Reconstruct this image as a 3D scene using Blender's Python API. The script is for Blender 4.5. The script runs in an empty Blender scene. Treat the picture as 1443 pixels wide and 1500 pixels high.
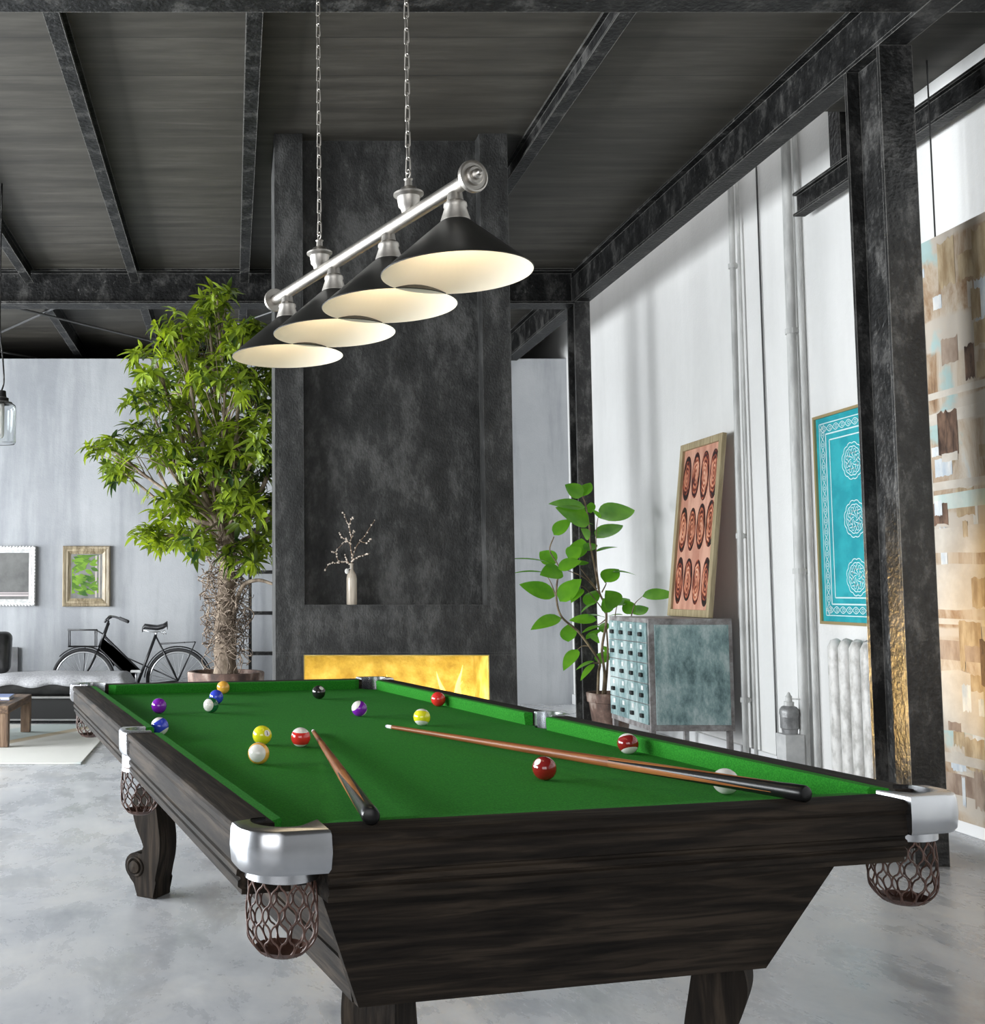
import bpy, bmesh, math, random
from mathutils import Vector, Matrix, Euler
random.seed(7)
PI = math.pi
S = bpy.context.scene
COL = S.collection
# ------------------------------------------------------------------ camera
F, CX, CY, CAMZ, HZ = 1595.0, 340.0, 750.0, 1.23, 866.0
TH = math.atan((HZ - CY) / F)
cd = bpy.data.cameras.new('camera'); cam = bpy.data.objects.new('camera', cd); COL.objects.link(cam)
cam.location = (0, 0, CAMZ); cam.rotation_euler = (PI/2 + TH, 0, 0)
cd.sensor_fit = 'VERTICAL'; cd.sensor_height = 24.0; cd.sensor_width = 24.0
cd.lens = F / 1500.0 * 24.0
cd.shift_x = (1443/2 - CX) / 1500.0; cd.shift_y = 0.0
cd.clip_start = 0.05; cd.clip_end = 100
S.camera = cam
_f = Vector((0, math.cos(TH), math.sin(TH))); _u = Vector((0, -math.sin(TH), math.cos(TH))); _C = Vector((0, 0, CAMZ))
def at(x, y, Y):                       # point seen at photo pixel (x, y) standing at depth Y
    d = Vector((1, 0, 0)) * ((x-CX)/F) - _u * ((y-CY)/F) + _f
    return _C + d * (Y / d.y)
def atX(x, y, X):
    d = Vector((1, 0, 0)) * ((x-CX)/F) - _u * ((y-CY)/F) + _f
    return _C + d * (X / d.x)
# ------------------------------------------------------------------ object helpers
def obj(name, bm, mats, parent=None, smooth=False, loc=None):
    me = bpy.data.meshes.new(name)
    if isinstance(bm, bmesh.types.BMesh):
        bmesh.ops.recalc_face_normals(bm, faces=bm.faces[:]) if not bm.loops.layers.float_color else None
        bm.to_mesh(me); bm.free()
    else:
        v, f = bm; me.from_pydata(v, [], f); me.update()
    for m in (mats if isinstance(mats, (list, tuple)) else [mats]): me.materials.append(m)
    if smooth:
        for p in me.polygons: p.use_smooth = True
        if smooth is not True:
            try: me.set_sharp_from_angle(angle=math.radians(smooth))
            except Exception: pass
    o = bpy.data.objects.new(name, me); COL.objects.link(o)
    if parent: o.parent = parent
    if loc is not None: o.location = loc
    return o
def tag(o, label, cat, group=None, kind=None):
    if label: o['label'] = label
    if cat: o['category'] = cat
    if group: o['group'] = group
    if kind: o['kind'] = kind
    return o
def thing(name, label, cat, loc=(0, 0, 0), rotz=0, group=None):
    o = bpy.data.objects.new(name, None); COL.objects.link(o)
    o.location = loc; o.rotation_euler = (0, 0, rotz); o.empty_display_size = .1
    return tag(o, label, cat, group)
def struct(name, bm, m, smooth=False):
    o = obj(name, bm, m, None, smooth); o['kind'] = 'structure'; return o
def copy_tree(o, parent=None):
    c = o.copy(); COL.objects.link(c)
    if parent: c.parent = parent
    for ch in list(o.children): copy_tree(ch, c)
    return c
BM = bmesh.new
def box(bm, x0, x1, y0, y1, z0, z1, bev=0, seg=2, mi=0):
    vs = [bm.verts.new(p) for p in ((x0,y0,z0),(x1,y0,z0),(x1,y1,z0),(x0,y1,z0),(x0,y0,z1),(x1,y0,z1),(x1,y1,z1),(x0,y1,z1))]
    fs = [bm.faces.new([vs[i] for i in q]) for q in ((0,3,2,1),(4,5,6,7),(0,1,5,4),(1,2,6,5),(2,3,7,6),(3,0,4,7))]
    for f in fs: f.material_index = mi
    if bev:
        es = list({e for f in fs for e in f.edges})
        bmesh.ops.bevel(bm, geom=es, offset=bev, segments=seg, affect='EDGES', profile=.5, clamp_overlap=True)
    return bm
def B(*a, **k): return box(BM(), *a, **k)
def prism(bm, poly, fn, d0, d1, mi=0):       # poly 2D extruded; fn(a,b,d) -> 3D
    A = [bm.verts.new(fn(a, b, d0)) for a, b in poly]; Bv = [bm.verts.new(fn(a, b, d1)) for a, b in poly]
    n = len(poly); fs = [bm.faces.new(A), bm.faces.new(Bv[::-1])]
    for i in range(n): fs.append(bm.faces.new((A[i], Bv[i], Bv[(i+1) % n], A[(i+1) % n])))
    for f in fs: f.material_index = mi
    return fs
def lathe(bm, prof, n=32, c=(0, 0, 0), mi=0, cap=True, M=None):
    rings = []
    for r, z in prof:
        ring = []
        for i in range(n):
            a = 2*PI*i/n; p = Vector((r*math.cos(a), r*math.sin(a), z))
            if M: p = M @ p
            ring.append(bm.verts.new(p + Vector(c)))
        rings.append(ring)
    for k in range(len(rings)-1):
        for i in range(n):
            f = bm.faces.new((rings[k][i], rings[k][(i+1) % n], rings[k+1][(i+1) % n], rings[k+1][i])); f.material_index = mi
    if cap:
        for ring in (rings[0], rings[-1]):
            try: bm.faces.new(ring).material_index = mi
            except Exception: pass
    return bm
def tube(bm, pts, r, n=8, closed=False, mi=0):
    pts = [Vector(p) for p in pts]; N = len(pts)
    rs = r if isinstance(r, (list, tuple)) else [r]*N
    rings = []; prev = None
    for i, p in enumerate(pts):
        if closed: t = pts[(i+1) % N] - pts[i-1]
        else: t = pts[min(i+1, N-1)] - pts[max(i-1, 0)]
        if t.length < 1e-9: t = Vector((0, 0, 1))
        t.normalize()
        if prev is None:
            a = Vector((0, 0, 1)) if abs(t.z) < .9 else Vector((1, 0, 0))
            x = t.cross(a).normalized()
        else:
            x = prev - t * prev.dot(t)
            if x.length < 1e-6: x = t.cross(Vector((.3, .5, .8)))
            x.normalize()
        prev = x; y = t.cross(x)
        rings.append([bm.verts.new(p + (x*math.cos(2*PI*k/n) + y*math.sin(2*PI*k/n))*rs[i]) for k in range(n)])
    m = N if closed else N-1
    for i in range(m):
        a, b = rings[i], rings[(i+1) % N]
        off = 0
        if closed and i == N-1:
            best = min(range(n), key=lambda s: (a[0].co - b[s].co).length); off = best
        for k in range(n):
            bm.faces.new((a[k], a[(k+1) % n], b[(k+1+off) % n], b[(k+off) % n])).material_index = mi
    if not closed:
        bm.faces.new(rings[0][::-1]).material_index = mi; bm.faces.new(rings[-1]).material_index = mi
    return bm
def sphere(bm, c, r, u=12, v=8, sc=(1, 1, 1)):
    bmesh.ops.create_uvsphere(bm, u_segments=u, v_segments=v, radius=r, matrix=Matrix.Translation(c) @ Matrix.Diagonal((*sc, 1)))
    return bm
def spline(pts, k=6):                         # Catmull-Rom
    P = [Vector(p) for p in pts]; P = [P[0]*2-P[1]] + P + [P[-1]*2-P[-2]]; out = []
    for i in range(1, len(P)-2):
        for j in range(k):
            t = j/k; a, b, c, d = P[i-1], P[i], P[i+1], P[i+2]
            out.append(.5*((2*b) + (c-a)*t + (2*a-5*b+4*c-d)*t*t + (3*b-a-3*c+d)*t**3))
    return out + [P[-2].copy()]
# ------------------------------------------------------------------ materials
def new_mat(name):
    m = bpy.data.materials.new(name); m.use_nodes = True
    nt = m.node_tree; b = nt.nodes['Principled BSDF']; return m, nt, b
def N(nt, t, **k):
    n = nt.nodes.new(t)
    for a, v in k.items():
        if a in n.inputs.keys(): n.inputs[a].default_value = v
        else: setattr(n, a, v)
    return n
def coords(nt, scale=(1, 1, 1), kind='Object', rot=(0, 0, 0)):
    tc = N(nt, 'ShaderNodeTexCoord'); mp = N(nt, 'ShaderNodeMapping')
    mp.inputs['Scale'].default_value = scale; mp.inputs['Rotation'].default_value = rot
    nt.links.new(tc.outputs[kind], mp.inputs['Vector']); return mp.outputs['Vector']
def ramp(nt, fac, stops):
    r = N(nt, 'ShaderNodeValToRGB'); e = r.color_ramp.elements
    while len(e) < len(stops): e.new(.5)
    for i, (p, c) in enumerate(stops):
        e[i].position = p; e[i].color = (*c, 1) if len(c) == 3 else c
    nt.links.new(fac, r.inputs['Fac']); return r.outputs['Color']
def mat(name, c, rough=.5, metal=0, spec=.5):
    m, nt, b = new_mat(name)
    b.inputs['Base Color'].default_value = (*c, 1); b.inputs['Roughness'].default_value = rough
    b.inputs['Metallic'].default_value = metal; b.inputs['Specular IOR Level'].default_value = spec
    return m
def noisy(name, stops, scale=(1, 1, 1), nscale=5, detail=6, rough=.6, metal=0, bump=0, bscale=40, bstretch=None, spec=.5, rr=None, dist=.0, nrough=.6, rot=(0, 0, 0), bdist=.01, wear=0, wcol=(.34, .33, .31)):
    m, nt, b = new_mat(name); L = nt.links
    v = coords(nt, scale, rot=rot)
    n1 = N(nt, 'ShaderNodeTexNoise', Scale=nscale, Detail=detail, Roughness=nrough, Distortion=dist); L.new(v, n1.inputs['Vector'])
    L.new(ramp(nt, n1.outputs['Fac'], [(.5+(p-.5)*.62, c) for p, c in stops]), b.inputs['Base Color'])
    b.inputs['Metallic'].default_value = metal; b.inputs['Roughness'].default_value = rough; b.inputs['Specular IOR Level'].default_value = spec
    if wear:                       # rubbed, paint-worn edges
        bv = N(nt, 'ShaderNodeBevel', samples=4, Radius=wear); ge = N(nt, 'ShaderNodeNewGeometry')
        dt = N(nt, 'ShaderNodeVectorMath', operation='DOT_PRODUCT'); L.new(bv.outputs['Normal'], dt.inputs[0]); L.new(ge.outputs['Normal'], dt.inputs[1])
        wn = N(nt, 'ShaderNodeTexNoise', Scale=26, Detail=5, Roughness=.7); L.new(v, wn.inputs['Vector'])
        sm = N(nt, 'ShaderNodeMath', operation='MULTIPLY_ADD'); L.new(wn.outputs['Fac'], sm.inputs[0]); sm.inputs[1].default_value = .34; L.new(dt.outputs['Value'], sm.inputs[2])
        wr = N(nt, 'ShaderNodeMapRange'); wr.inputs['From Min'].default_value = 1.13; wr.inputs['From Max'].default_value = 1.02; wr.inputs['To Min'].default_value = 0; wr.inputs['To Max'].default_value = .8
        L.new(sm.outputs[0], wr.inputs['Value'])
        wm = N(nt, 'ShaderNodeMix', data_type='RGBA'); L.new(wr.outputs['Result'], wm.inputs['Factor']); L.new(b.inputs['Base Color'].links[0].from_socket, wm.inputs['A']); wm.inputs['B'].default_value = (*wcol, 1)
        L.new(wm.outputs['Result'], b.inputs['Base Color'])
    if rr:
        mr = N(nt, 'ShaderNodeMapRange'); mr.inputs['From Min'].default_value = .3; mr.inputs['From Max'].default_value = .7
        mr.inputs['To Min'].default_value = rr[0]; mr.inputs['To Max'].default_value = rr[1]
        L.new(n1.outputs['Fac'], mr.inputs['Value']); L.new(mr.outputs['Result'], b.inputs['Roughness'])
    if bump:
        v2 = coords(nt, bstretch or (1, 1, 1), rot=rot)
        n2 = N(nt, 'ShaderNodeTexNoise', Scale=bscale, Detail=4); L.new(v2, n2.inputs['Vector'])
        bp = N(nt, 'ShaderNodeBump', Strength=bump, Distance=bdist); L.new(n2.outputs['Fac'], bp.inputs['Height']); L.new(bp.outputs['Normal'], b.inputs['Normal'])
    return m
def wood(name, stops, axis, nscale=3, stretch=14, rough=.45, bump=.15, spec=.5):
    sc = [stretch, stretch, stretch]; sc[axis] = 1
    m = noisy(name, stops, tuple(sc), nscale, 8, rough, 0, bump, 6, tuple(x*1.6 for x in sc), spec, dist=.6)
    return m
DW = [(.25, (.007, .0056, .0046)), (.5, (.018, .0138, .0106)), (.75, (.044, .033, .024))]
M = {}
M['woodX'] = wood('dark_stained_wood_across', DW, 0, rough=.72, spec=.12); M['woodY'] = wood('dark_stained_wood_along', DW, 1, rough=.72, spec=.12); M['woodZ'] = wood('dark_stained_wood_upright', DW, 2, rough=.72, spec=.12)
# green cloth
M['cloth'] = noisy('green_baize', [(.3, (.012, .150, .011)), (.7, (.026, .225, .019))], nscale=260, detail=2, rough=.9, bump=.12, bscale=700, spec=.15, bdist=.002)
M['chrome'] = noisy('polished_metal', [(.2, (.46, .47, .49)), (.8, (.58, .59, .61))], nscale=8, rough=.27, metal=1)
M['nickel'] = noisy('brushed_nickel', [(.2, (.36, .34, .31)), (.8, (.48, .455, .42))], scale=(1, 1, 1), nscale=30, rough=.42, metal=1)
M['leather_net'] = noisy('brown_leather_netting', [(.2, (.055, .025, .018)), (.8, (.115, .058, .042))], nscale=30, rough=.38)
M['black_steel'] = noisy('shaded_black_steel', [(.40, (.006, .006, .006)), (.53, (.012, .012, .0118)), (.72, (.062, .060, .057))], scale=(1, 1, .6), nscale=5.5, detail=11, rough=.42, bump=.6, bscale=42, nrough=.76, rr=(.42, .62), bdist=.012, spec=.22, wear=.006)  # same steel paint as the columns, darkened to carry shade on the beams
M['lit_steel'] = noisy('lit_black_column_steel', [(.40, (.014, .014, .0138)), (.53, (.030, .0295, .029)), (.70, (.12, .117, .112))], scale=(1, 1, .6), nscale=5.5, detail=11, rough=.36, metal=.3, bump=.6, bscale=42, nrough=.76, bdist=.012, spec=.6, wear=.006)  # same steel paint as the beams, lightened to carry light on the columns
M['plaster'] = noisy('dark_plaster', [(.32, (.016, .016, .0155)), (.5, (.034, .034, .033)), (.68, (.085, .084, .081))], scale=(1, 1, .5), nscale=5, detail=11, rough=.62, bump=.5, bscale=95, bstretch=(1, 1, .65), nrough=.76, bdist=.010, spec=.35, wear=.004, wcol=(.16, .16, .155))
def concrete_wall(name, c0, c1, streak, rough=.75, tint=.35):
    m, nt, b = new_mat(name); L = nt.links
    v = coords(nt, (1, 1, .12)); n1 = N(nt, 'ShaderNodeTexNoise', Scale=2.2, Detail=8, Roughness=.62); L.new(v, n1.inputs['Vector'])
    v2 = coords(nt); n2 = N(nt, 'ShaderNodeTexNoise', Scale=1.3, Detail=10, Roughness=.7); L.new(v2, n2.inputs['Vector'])
    a = ramp(nt, n1.outputs['Fac'], [(.40, streak), (.54, c1)]); q = ramp(nt, n2.outputs['Fac'], [(.38, c0), (.62, c1)])
    mx = N(nt, 'ShaderNodeMix', data_type='RGBA'); mx.inputs['Factor'].default_value = tint
    L.new(q, mx.inputs['A']); L.new(a, mx.inputs['B']); L.new(mx.outputs['Result'], b.inputs['Base Color'])
    b.inputs['Roughness'].default_value = rough
    n3 = N(nt, 'ShaderNodeTexNoise', Scale=60, Detail=4); L.new(v2, n3.inputs['Vector'])
    bp = N(nt, 'ShaderNodeBump', Strength=.15, Distance=.01); L.new(n3.outputs['Fac'], bp.inputs['Height']); L.new(bp.outputs['Normal'], b.inputs['Normal'])
    return m
M['wall_back'] = concrete_wall('grey_concrete_wall', (.32, .335, .355), (.43, .44, .455), (.23, .24, .26), tint=.55)
M['wall_white'] = concrete_wall('white_painted_wall', (.74, .735, .72), (.80, .795, .78), (.68, .675, .66), tint=.3)
M['wall_grey'] = mat('grey_painted_wall', (.16, .16, .16), .8)
# floor
def floor_mat():
    m, nt, b = new_mat('polished_concrete'); L = nt.links
    v = coords(nt, (1, 1, 1)); n1 = N(nt, 'ShaderNodeTexNoise', Scale=1.1, Detail=9, Roughness=.66, Distortion=.4); L.new(v, n1.inputs['Vector'])
    v2 = coords(nt, (1.5, .75, 1)); n2 = N(nt, 'ShaderNodeTexNoise', Scale=2.6, Detail=11, Roughness=.70, Distortion=.3); L.new(v2, n2.inputs['Vector'])
    a = ramp(nt, n1.outputs['Fac'], [(.35, (.33, .355, .395)), (.5, (.50, .52, .55)), (.65, (.63, .625, .61))])
    q = ramp(nt, n2.outputs['Fac'], [(.35, (.24, .24, .25)), (.5, (.54, .54, .55)), (.65, (.72, .715, .70))])
    mx = N(nt, 'ShaderNodeMix', data_type='RGBA'); mx.inputs['Factor'].default_value = .45
    L.new(a, mx.inputs['A']); L.new(q, mx.inputs['B']); L.new(mx.outputs['Result'], b.inputs['Base Color'])
    mr = N(nt, 'ShaderNodeMapRange'); mr.inputs['From Min'].default_value = .35; mr.inputs['From Max'].default_value = .65; mr.inputs['To Min'].default_value = .16; mr.inputs['To Max'].default_value = .42
    L.new(n2.outputs['Fac'], mr.inputs['Value']); L.new(mr.outputs['Result'], b.inputs['Roughness'])
    bp = N(nt, 'ShaderNodeBump', Strength=.06, Distance=.02); L.new(n2.outputs['Fac'], bp.inputs['Height']); L.new(bp.outputs['Normal'], b.inputs['Normal'])
    return m
M['floor'] = floor_mat()
def ceil_mat():
    m, nt, b = new_mat('board_marked_dark_ceiling'); L = nt.links
    v = coords(nt, (.35, 3.5, 1)); n1 = N(nt, 'ShaderNodeTexNoise', Scale=3, Detail=9, Roughness=.7); L.new(v, n1.inputs['Vector'])
    a = ramp(nt, n1.outputs['Fac'], [(.30, (.022, .0195, .0155)), (.5, (.040, .036, .029)), (.72, (.072, .066, .055))])
    v2 = coords(nt); sx = N(nt, 'ShaderNodeSeparateXYZ'); L.new(v2, sx.inputs['Vector'])
    dv = N(nt, 'ShaderNodeMath', operation='DIVIDE'); L.new(sx.outputs['Y'], dv.inputs[0]); dv.inputs[1].default_value = .42
    fr = N(nt, 'ShaderNodeMath', operation='FRACT'); L.new(dv.outputs[0], fr.inputs[0])
    lt = N(nt, 'ShaderNodeMath', operation='LESS_THAN'); L.new(fr.outputs[0], lt.inputs[0]); lt.inputs[1].default_value = .015
    mx = N(nt, 'ShaderNodeMix', data_type='RGBA'); L.new(lt.outputs[0], mx.inputs['Factor']); L.new(a, mx.inputs['A']); mx.inputs['B'].default_value = (.012, .011, .01, 1)
    L.new(mx.outputs['Result'], b.inputs['Base Color']); b.inputs['Roughness'].default_value = .6
    return m
M['ceiling'] = ceil_mat()
M['white_trim'] = mat('white_gloss_trim', (.78, .78, .78), .3)
M['pipe_grey'] = noisy('weathered_galvanised_pipe', [(.3, (.42, .42, .41)), (.7, (.66, .66, .64))], scale=(1, 1, .2), nscale=14, rough=.5, spec=.4)
M['gold_plaster'] = noisy('gold_leaf_plaster', [(.25, (.40, .29, .045)), (.5, (.60, .48, .11)), (.75, (.78, .67, .24))], nscale=7, detail=9, rough=.5, bump=.5, bscale=60, bdist=.012)
# ------------------------------------------------------------------ setting
ZC = 4.10
struct('floor', B(-6.3, 3.9, -3.3, 14.3, -.1, 0), M['floor'])
struct('ceiling', B(-6.3, 3.19, -3.3, 14.3, ZC, ZC+.15), M['ceiling'])
bm = BM(); box(bm, 3.19, 3.9, -3.3, 6.0, 3.945, 4.25); box(bm, 3.19, 3.26, 6.0, 14.3, 4.66, 4.8); box(bm, 3.66, 3.9, 6.0, 14.3, 4.66, 4.8); box(bm, 3.26, 3.66, 6.0, 6.3, 4.66, 4.8); box(bm, 3.26, 3.66, 11.7, 14.3, 4.66, 4.8); box(bm, 3.19, 3.9, 5.95, 6.05, 4.2, 4.8); box(bm, 3.05, 3.19, 5.9, 14.3, 4.2, 4.8)
struct('trim_1', bm, M['ceiling'])
struct('wall_right', B(3.74, 3.9, -3.3, 14.3, 0, 4.8), M['wall_white'])
struct('wall_back', B(-6.3, 3.74, 12.03, 12.2, 0, 3.825), M['wall_back'])
struct('wall_rear', B(-6.3, 3.9, 14.2, 14.35, 0, 4.8), M['wall_grey'])
bm = BM(); box(bm, -6.3, -3.7, -3.3, -3.15, 0, ZC); box(bm, 1.3, 3.9, -3.3, -3.15, 0, ZC); box(bm, -3.7, 1.3, -3.3, -3.15, 0, .7); box(bm, -3.7, 1.3, -3.3, -3.15, 3.3, ZC)  # wall behind the camera, with an opening added for the fill light
struct('wall_front', bm, M['wall_grey'])
bm = BM()
for k in range(6): box(bm, -3.7+k-.025, -3.7+k+.025, -3.22, -3.17, .7, 3.3)
for k in range(3): box(bm, -3.7, 1.3, -3.22, -3.17, .7+1.3*k-.025, .7+1.3*k+.025)
struct('window_4', bm, M['black_steel'])  # frame of the added, unseen opening that carries the front fill
WINS = [(1.6, 4.6), (5.6, 8.6), (9.4, 11.7)]; WZ0, WZ1 = .3, 2.8
bm = BM(); ys = [-3.3] + [y for w in WINS for y in w] + [14.3]
for i in range(0, len(ys), 2): box(bm, -6.3, -6.0, ys[i], ys[i+1], 0, ZC)
for y0, y1 in WINS: box(bm, -6.3, -6.0, y0, y1, 0, WZ0); box(bm, -6.3, -6.0, y0, y1, WZ1, ZC)
struct('wall_left', bm, M['wall_back'])
for i, (y0, y1) in enumerate(WINS):
    bm = BM()
    for k in range(4):
        y = y0 + (y1-y0)*k/3; box(bm, -6.2, -6.14, y-.025, y+.025, WZ0, WZ1)
    for k in range(4):
        z = WZ0 + (WZ1-WZ0)*k/3; box(bm, -6.2, -6.14, y0, y1, z-.025, z+.025)
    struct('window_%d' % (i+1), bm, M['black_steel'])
bm = BM(); box(bm, 3.715, 3.74, -3.1, 12.02, 0, .108, .006); struct('baseboard_right', bm, M['white_trim'])
# ------------------------------------------------------------------ steel frame
def isec(w, h, tf, tw):       # I profile: width w (a), height h (b), centred in a, b from 0
    a, c = w/2, tw/2
    return [(-a,0),(a,0),(a,tf),(c,tf),(c,h-tf),(a,h-tf),(a,h),(-a,h),(-a,h-tf),(-c,h-tf),(-c,tf),(-a,tf)]
def beamY(name, xc, w, z0, h, y0, y1, label, cat, group=None, tf=.02, tw=.03):
    bm = BM(); prism(bm, isec(w, h, tf, tw), lambda a, b, d: (a, d, b), y0-y0, y1-y0)
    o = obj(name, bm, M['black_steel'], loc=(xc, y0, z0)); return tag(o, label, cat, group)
def beamX(name, yc, w, z0, h, x0, x1, label, cat, group=None, tf=.02, tw=.03):
    bm = BM(); prism(bm, isec(w, h, tf, tw), lambda a, b, d: (d, a, b), 0, x1-x0)
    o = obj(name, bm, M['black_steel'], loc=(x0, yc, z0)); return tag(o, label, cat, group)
def column(xc, yf, dep, w, label):
    bm = BM(); prism(bm, isec(w, dep, .02, .03), lambda a, b, d: (a, b, d), 0, 3.804)
    tag(obj('steel_column', bm, M['lit_steel'], loc=(xc, yf, 0)), label, 'column')
column(3.133, 4.97, .294, .156, 'tall black steel column standing just behind the right end of the pool table')
column(3.113, 9.53, .21, .14, 'slimmer looking black steel column behind the leafy plant, beside the fireplace')
beamY('steel_beam', 3.12, .135, 3.804, .297, -3, 13.4, 'long black steel beam running into depth on top of the steel columns', 'beam')
beamX('steel_beam', 9.63, .2, 3.785, .315, -6.0, 3.05, 'black steel cross beam above the tree, behind the fireplace block', 'beam')
beamX('steel_beam', 4.54, .28, 3.804, .297, -6.0, 3.05, 'black steel cross beam along the top edge of the view, pale lit underside', 'beam')
beamX('steel_beam', 4.54, .28, 3.804, .14, 3.19, 3.735, 'short end of black cross beam reaching the white wall at top right', 'beam')
JG = None
for x, lab in ((-1.76, 'leftmost black ceiling joist, only its far end in view'), (-.84, 'slanting black ceiling joist between the leftmost and the upright-looking one'), (.105, 'black ceiling joist running nearly upright towards the tree top'), (1.832, 'black ceiling joist descending behind the lamp to the fireplace right corner')):
    beamY('ceiling_joist', x*1.026, .08, 3.97, .13, 4.68, 9.53, lab, 'joist', tf=.012, tw=.02)
for x, lab in ((-1.76, 'far joist under the ceiling behind the cross beam, left of the tree'), (-.84, 'far joist under the ceiling behind the cross beam, at the tree top left edge'), (.105, 'far joist under the ceiling behind the tree top, beside the lamp')):
    beamY('ceiling_joist', x, .078, 3.912, .188, 9.73, 13.4, lab, 'joist', tf=.012, tw=.02)
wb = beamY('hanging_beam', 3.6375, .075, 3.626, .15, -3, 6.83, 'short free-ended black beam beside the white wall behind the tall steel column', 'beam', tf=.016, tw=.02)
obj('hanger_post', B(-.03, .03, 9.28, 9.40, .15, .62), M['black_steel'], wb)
M['rod'] = mat('dark_steel_rod', (.10, .10, .10), .35, .8)
for a, b, lab in (((-2.402, 11.102), (-1.735, 10.197), 'steel bracing rod rising from the left edge under the far ceiling'), ((-1.908, 10.147), (-.793, 11.439), 'steel bracing rod sloping down to the tree under the far ceiling'), ((-.949, 12.143), (.297, 10.377), 'steel bracing rod running behind the tree top to the lamp end'), ((-2.593, 12.003), (-2.23, 12.361), 'short piece of bracing rod at the far ceiling edge, far left')):
    a, b = Vector((*a, 3.9)), Vector((*b, 3.9)); d = (b-a).normalized()
    if 'rising' in lab: a -= d*1.5; b += d*.3
    if 'sloping' in lab: a -= d*.3; b += d*.9
    if 'behind' in lab: a -= d*.1; b += d*.3
    if 'short' in lab: a -= d*1.5
    z = 3.873 if 'sloping' in lab else 3.898
    a.z = b.z = z
    ro = tag(obj('bracing_rod', tube(BM(), [Vector((0, 0, 0)), b-a], .012, 8), M['rod'], loc=a), lab, 'bracing rod')
    if 'sloping' in lab:
        p = (b-a)*((-.84-a.x)/(b.x-a.x)); obj('clamp', B(p.x-.015, p.x+.015, p.y-.015, p.y+.015, -.006, .0395), M['rod'], ro)
# ------------------------------------------------------------------ fireplace
FX0, FX1, FY0, FY1 = .264, 1.727, 6.652, 7.16
fp = thing('fireplace', 'dark plastered fireplace block from floor to ceiling with niche and glowing firebox', 'fireplace', (FX0, FY0, 0))
bm = BM(); W = FX1-FX0; D = FY1-FY0; n0, n1 = .176, 1.288; o0, o1 = .170, 1.296
ZF = ZC-.002; box(bm, 0, n0, 0, D, .86, ZF); box(bm, n1, W, 0, D, .86, ZF)           # piers beside niche
box(bm, n0, n1, .11, D, 1.147, ZF)                                    # niche back
box(bm, n0, n1, 0, D, .86, 1.147)                                    # between niche and firebox
box(bm, 0, W, 0, D, .844, .86) 
box(bm, 0, o0, 0, D, 0, .844); box(bm, o1, W, 0, D, 0, .844); box(bm, o0, o1, 0, D, 0, .38); box(bm, o0, o1, .42, D, .38, .844)
obj('surround', bm, M['plaster'], fp)
bm = BM(); t = .006
box(bm, o0, o1, .42-t, .42, .38, .844); box(bm, o0, o0+t, .004, .42-t, .38, .844); box(bm, o1-t, o1, .004, .42-t, .38, .844); box(bm, o0+t, o1-t, .004, .42-t, .844-t, .844)
box(bm, o0+t, o1-t, .004, .42-t, .38, .38+t)
obj('firebox_lining', bm, M['gold_plaster'], fp)['label'] = 'gold firebox lining'
obj('burner', B(o0+.08, o1-.08, .17, .27, .386, .43, .006), M['black_steel'], fp)
def flame_mat():
    m, nt, b = new_mat('flame'); L = nt.links
    v = coords(nt); sx = N(nt, 'ShaderNodeSeparateXYZ'); L.new(v, sx.inputs['Vector'])
    mr = N(nt, 'ShaderNodeMapRange'); mr.inputs['From Max'].default_value = .28; L.new(sx.outputs['Z'], mr.inputs['Value'])
    c = ramp(nt, mr.outputs['Result'], [(0, (1, .42, .06)), (.5, (1, .70, .16)), (1, (1, .82, .3))])
    L.new(c, b.inputs['Emission Color']); b.inputs['Emission Strength'].default_value = 1.5; b.inputs['Base Color'].default_value = (1, .6, .1, 1)
    b.inputs['Alpha'].default_value = .75
    return m
M['flame'] = flame_mat()
def tongue(bm, x, y, z, h, r, lean):
    pts = [(x + lean*(k/8)**2*h + .25*r*math.sin(k*1.1+x*30), y, z + h*k/8) for k in range(9)]
    tube(bm, pts, [max(.001, r*math.sin(PI*(.30+.70*k/8))*(1-.35*k/8)) for k in range(9)], 8)
for cx_, hs in ((.22, (.24, .16)), (.38, (.20, .14, .17)), (.60, (.17, .13)), (.78, (.28, .18, .21)), (.97, (.18, .13)), (1.15, (.30, .24, .34, .22, .17))):
    bm = BM()
    for i, h in enumerate(hs): tongue(bm, (i-len(hs)/2)*.03, random.uniform(-.03, .03), 0, h, .025, random.uniform(-.3, .4))
    obj('flame', bm, M['flame'], fp, True, loc=(cx_, .22, .43))
# vase in the niche
VY = 6.705
vb = at(515.5, 885.5, VY); VZ = 1.147
M['vase'] = noisy('pale_ribbed_glaze', [(.3, (.42, .36, .29)), (.7, (.66, .58, .48))], scale=(1, 1, .1), nscale=30, rough=.18)
vase = thing('bottle_vase', 'slim pale beige bottle vase standing in the dark fireplace niche', 'vase', (vb.x, VY, VZ))
k = VY/F
prof = [(0, 0), (.030, 0), (.0325, .004), (.032, .16), (.028, .185), (.016, .205), (.0115, .215), (.0105, .245), (.0125, .248), (.0125, .254), (.009, .255), (.008, .24), (.008, .2)]
obj('bottle', lathe(BM(), prof, 24, cap=False), M['vase'], vase, True)
bm = BM(); sphere(bm, (-.03, -.01, .205), .014, 10, 8, (1, .5, 1.2)); tube(bm, [(-.03, -.008, .212), (-.015, -.01, .222), (-.002, -.012, .224)], .002, 5)
obj('tag', bm, mat('white_paper_tag', (.8, .78, .74), .7), vase, True)['label'] = 'small white tag tied to the bottle neck'
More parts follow.
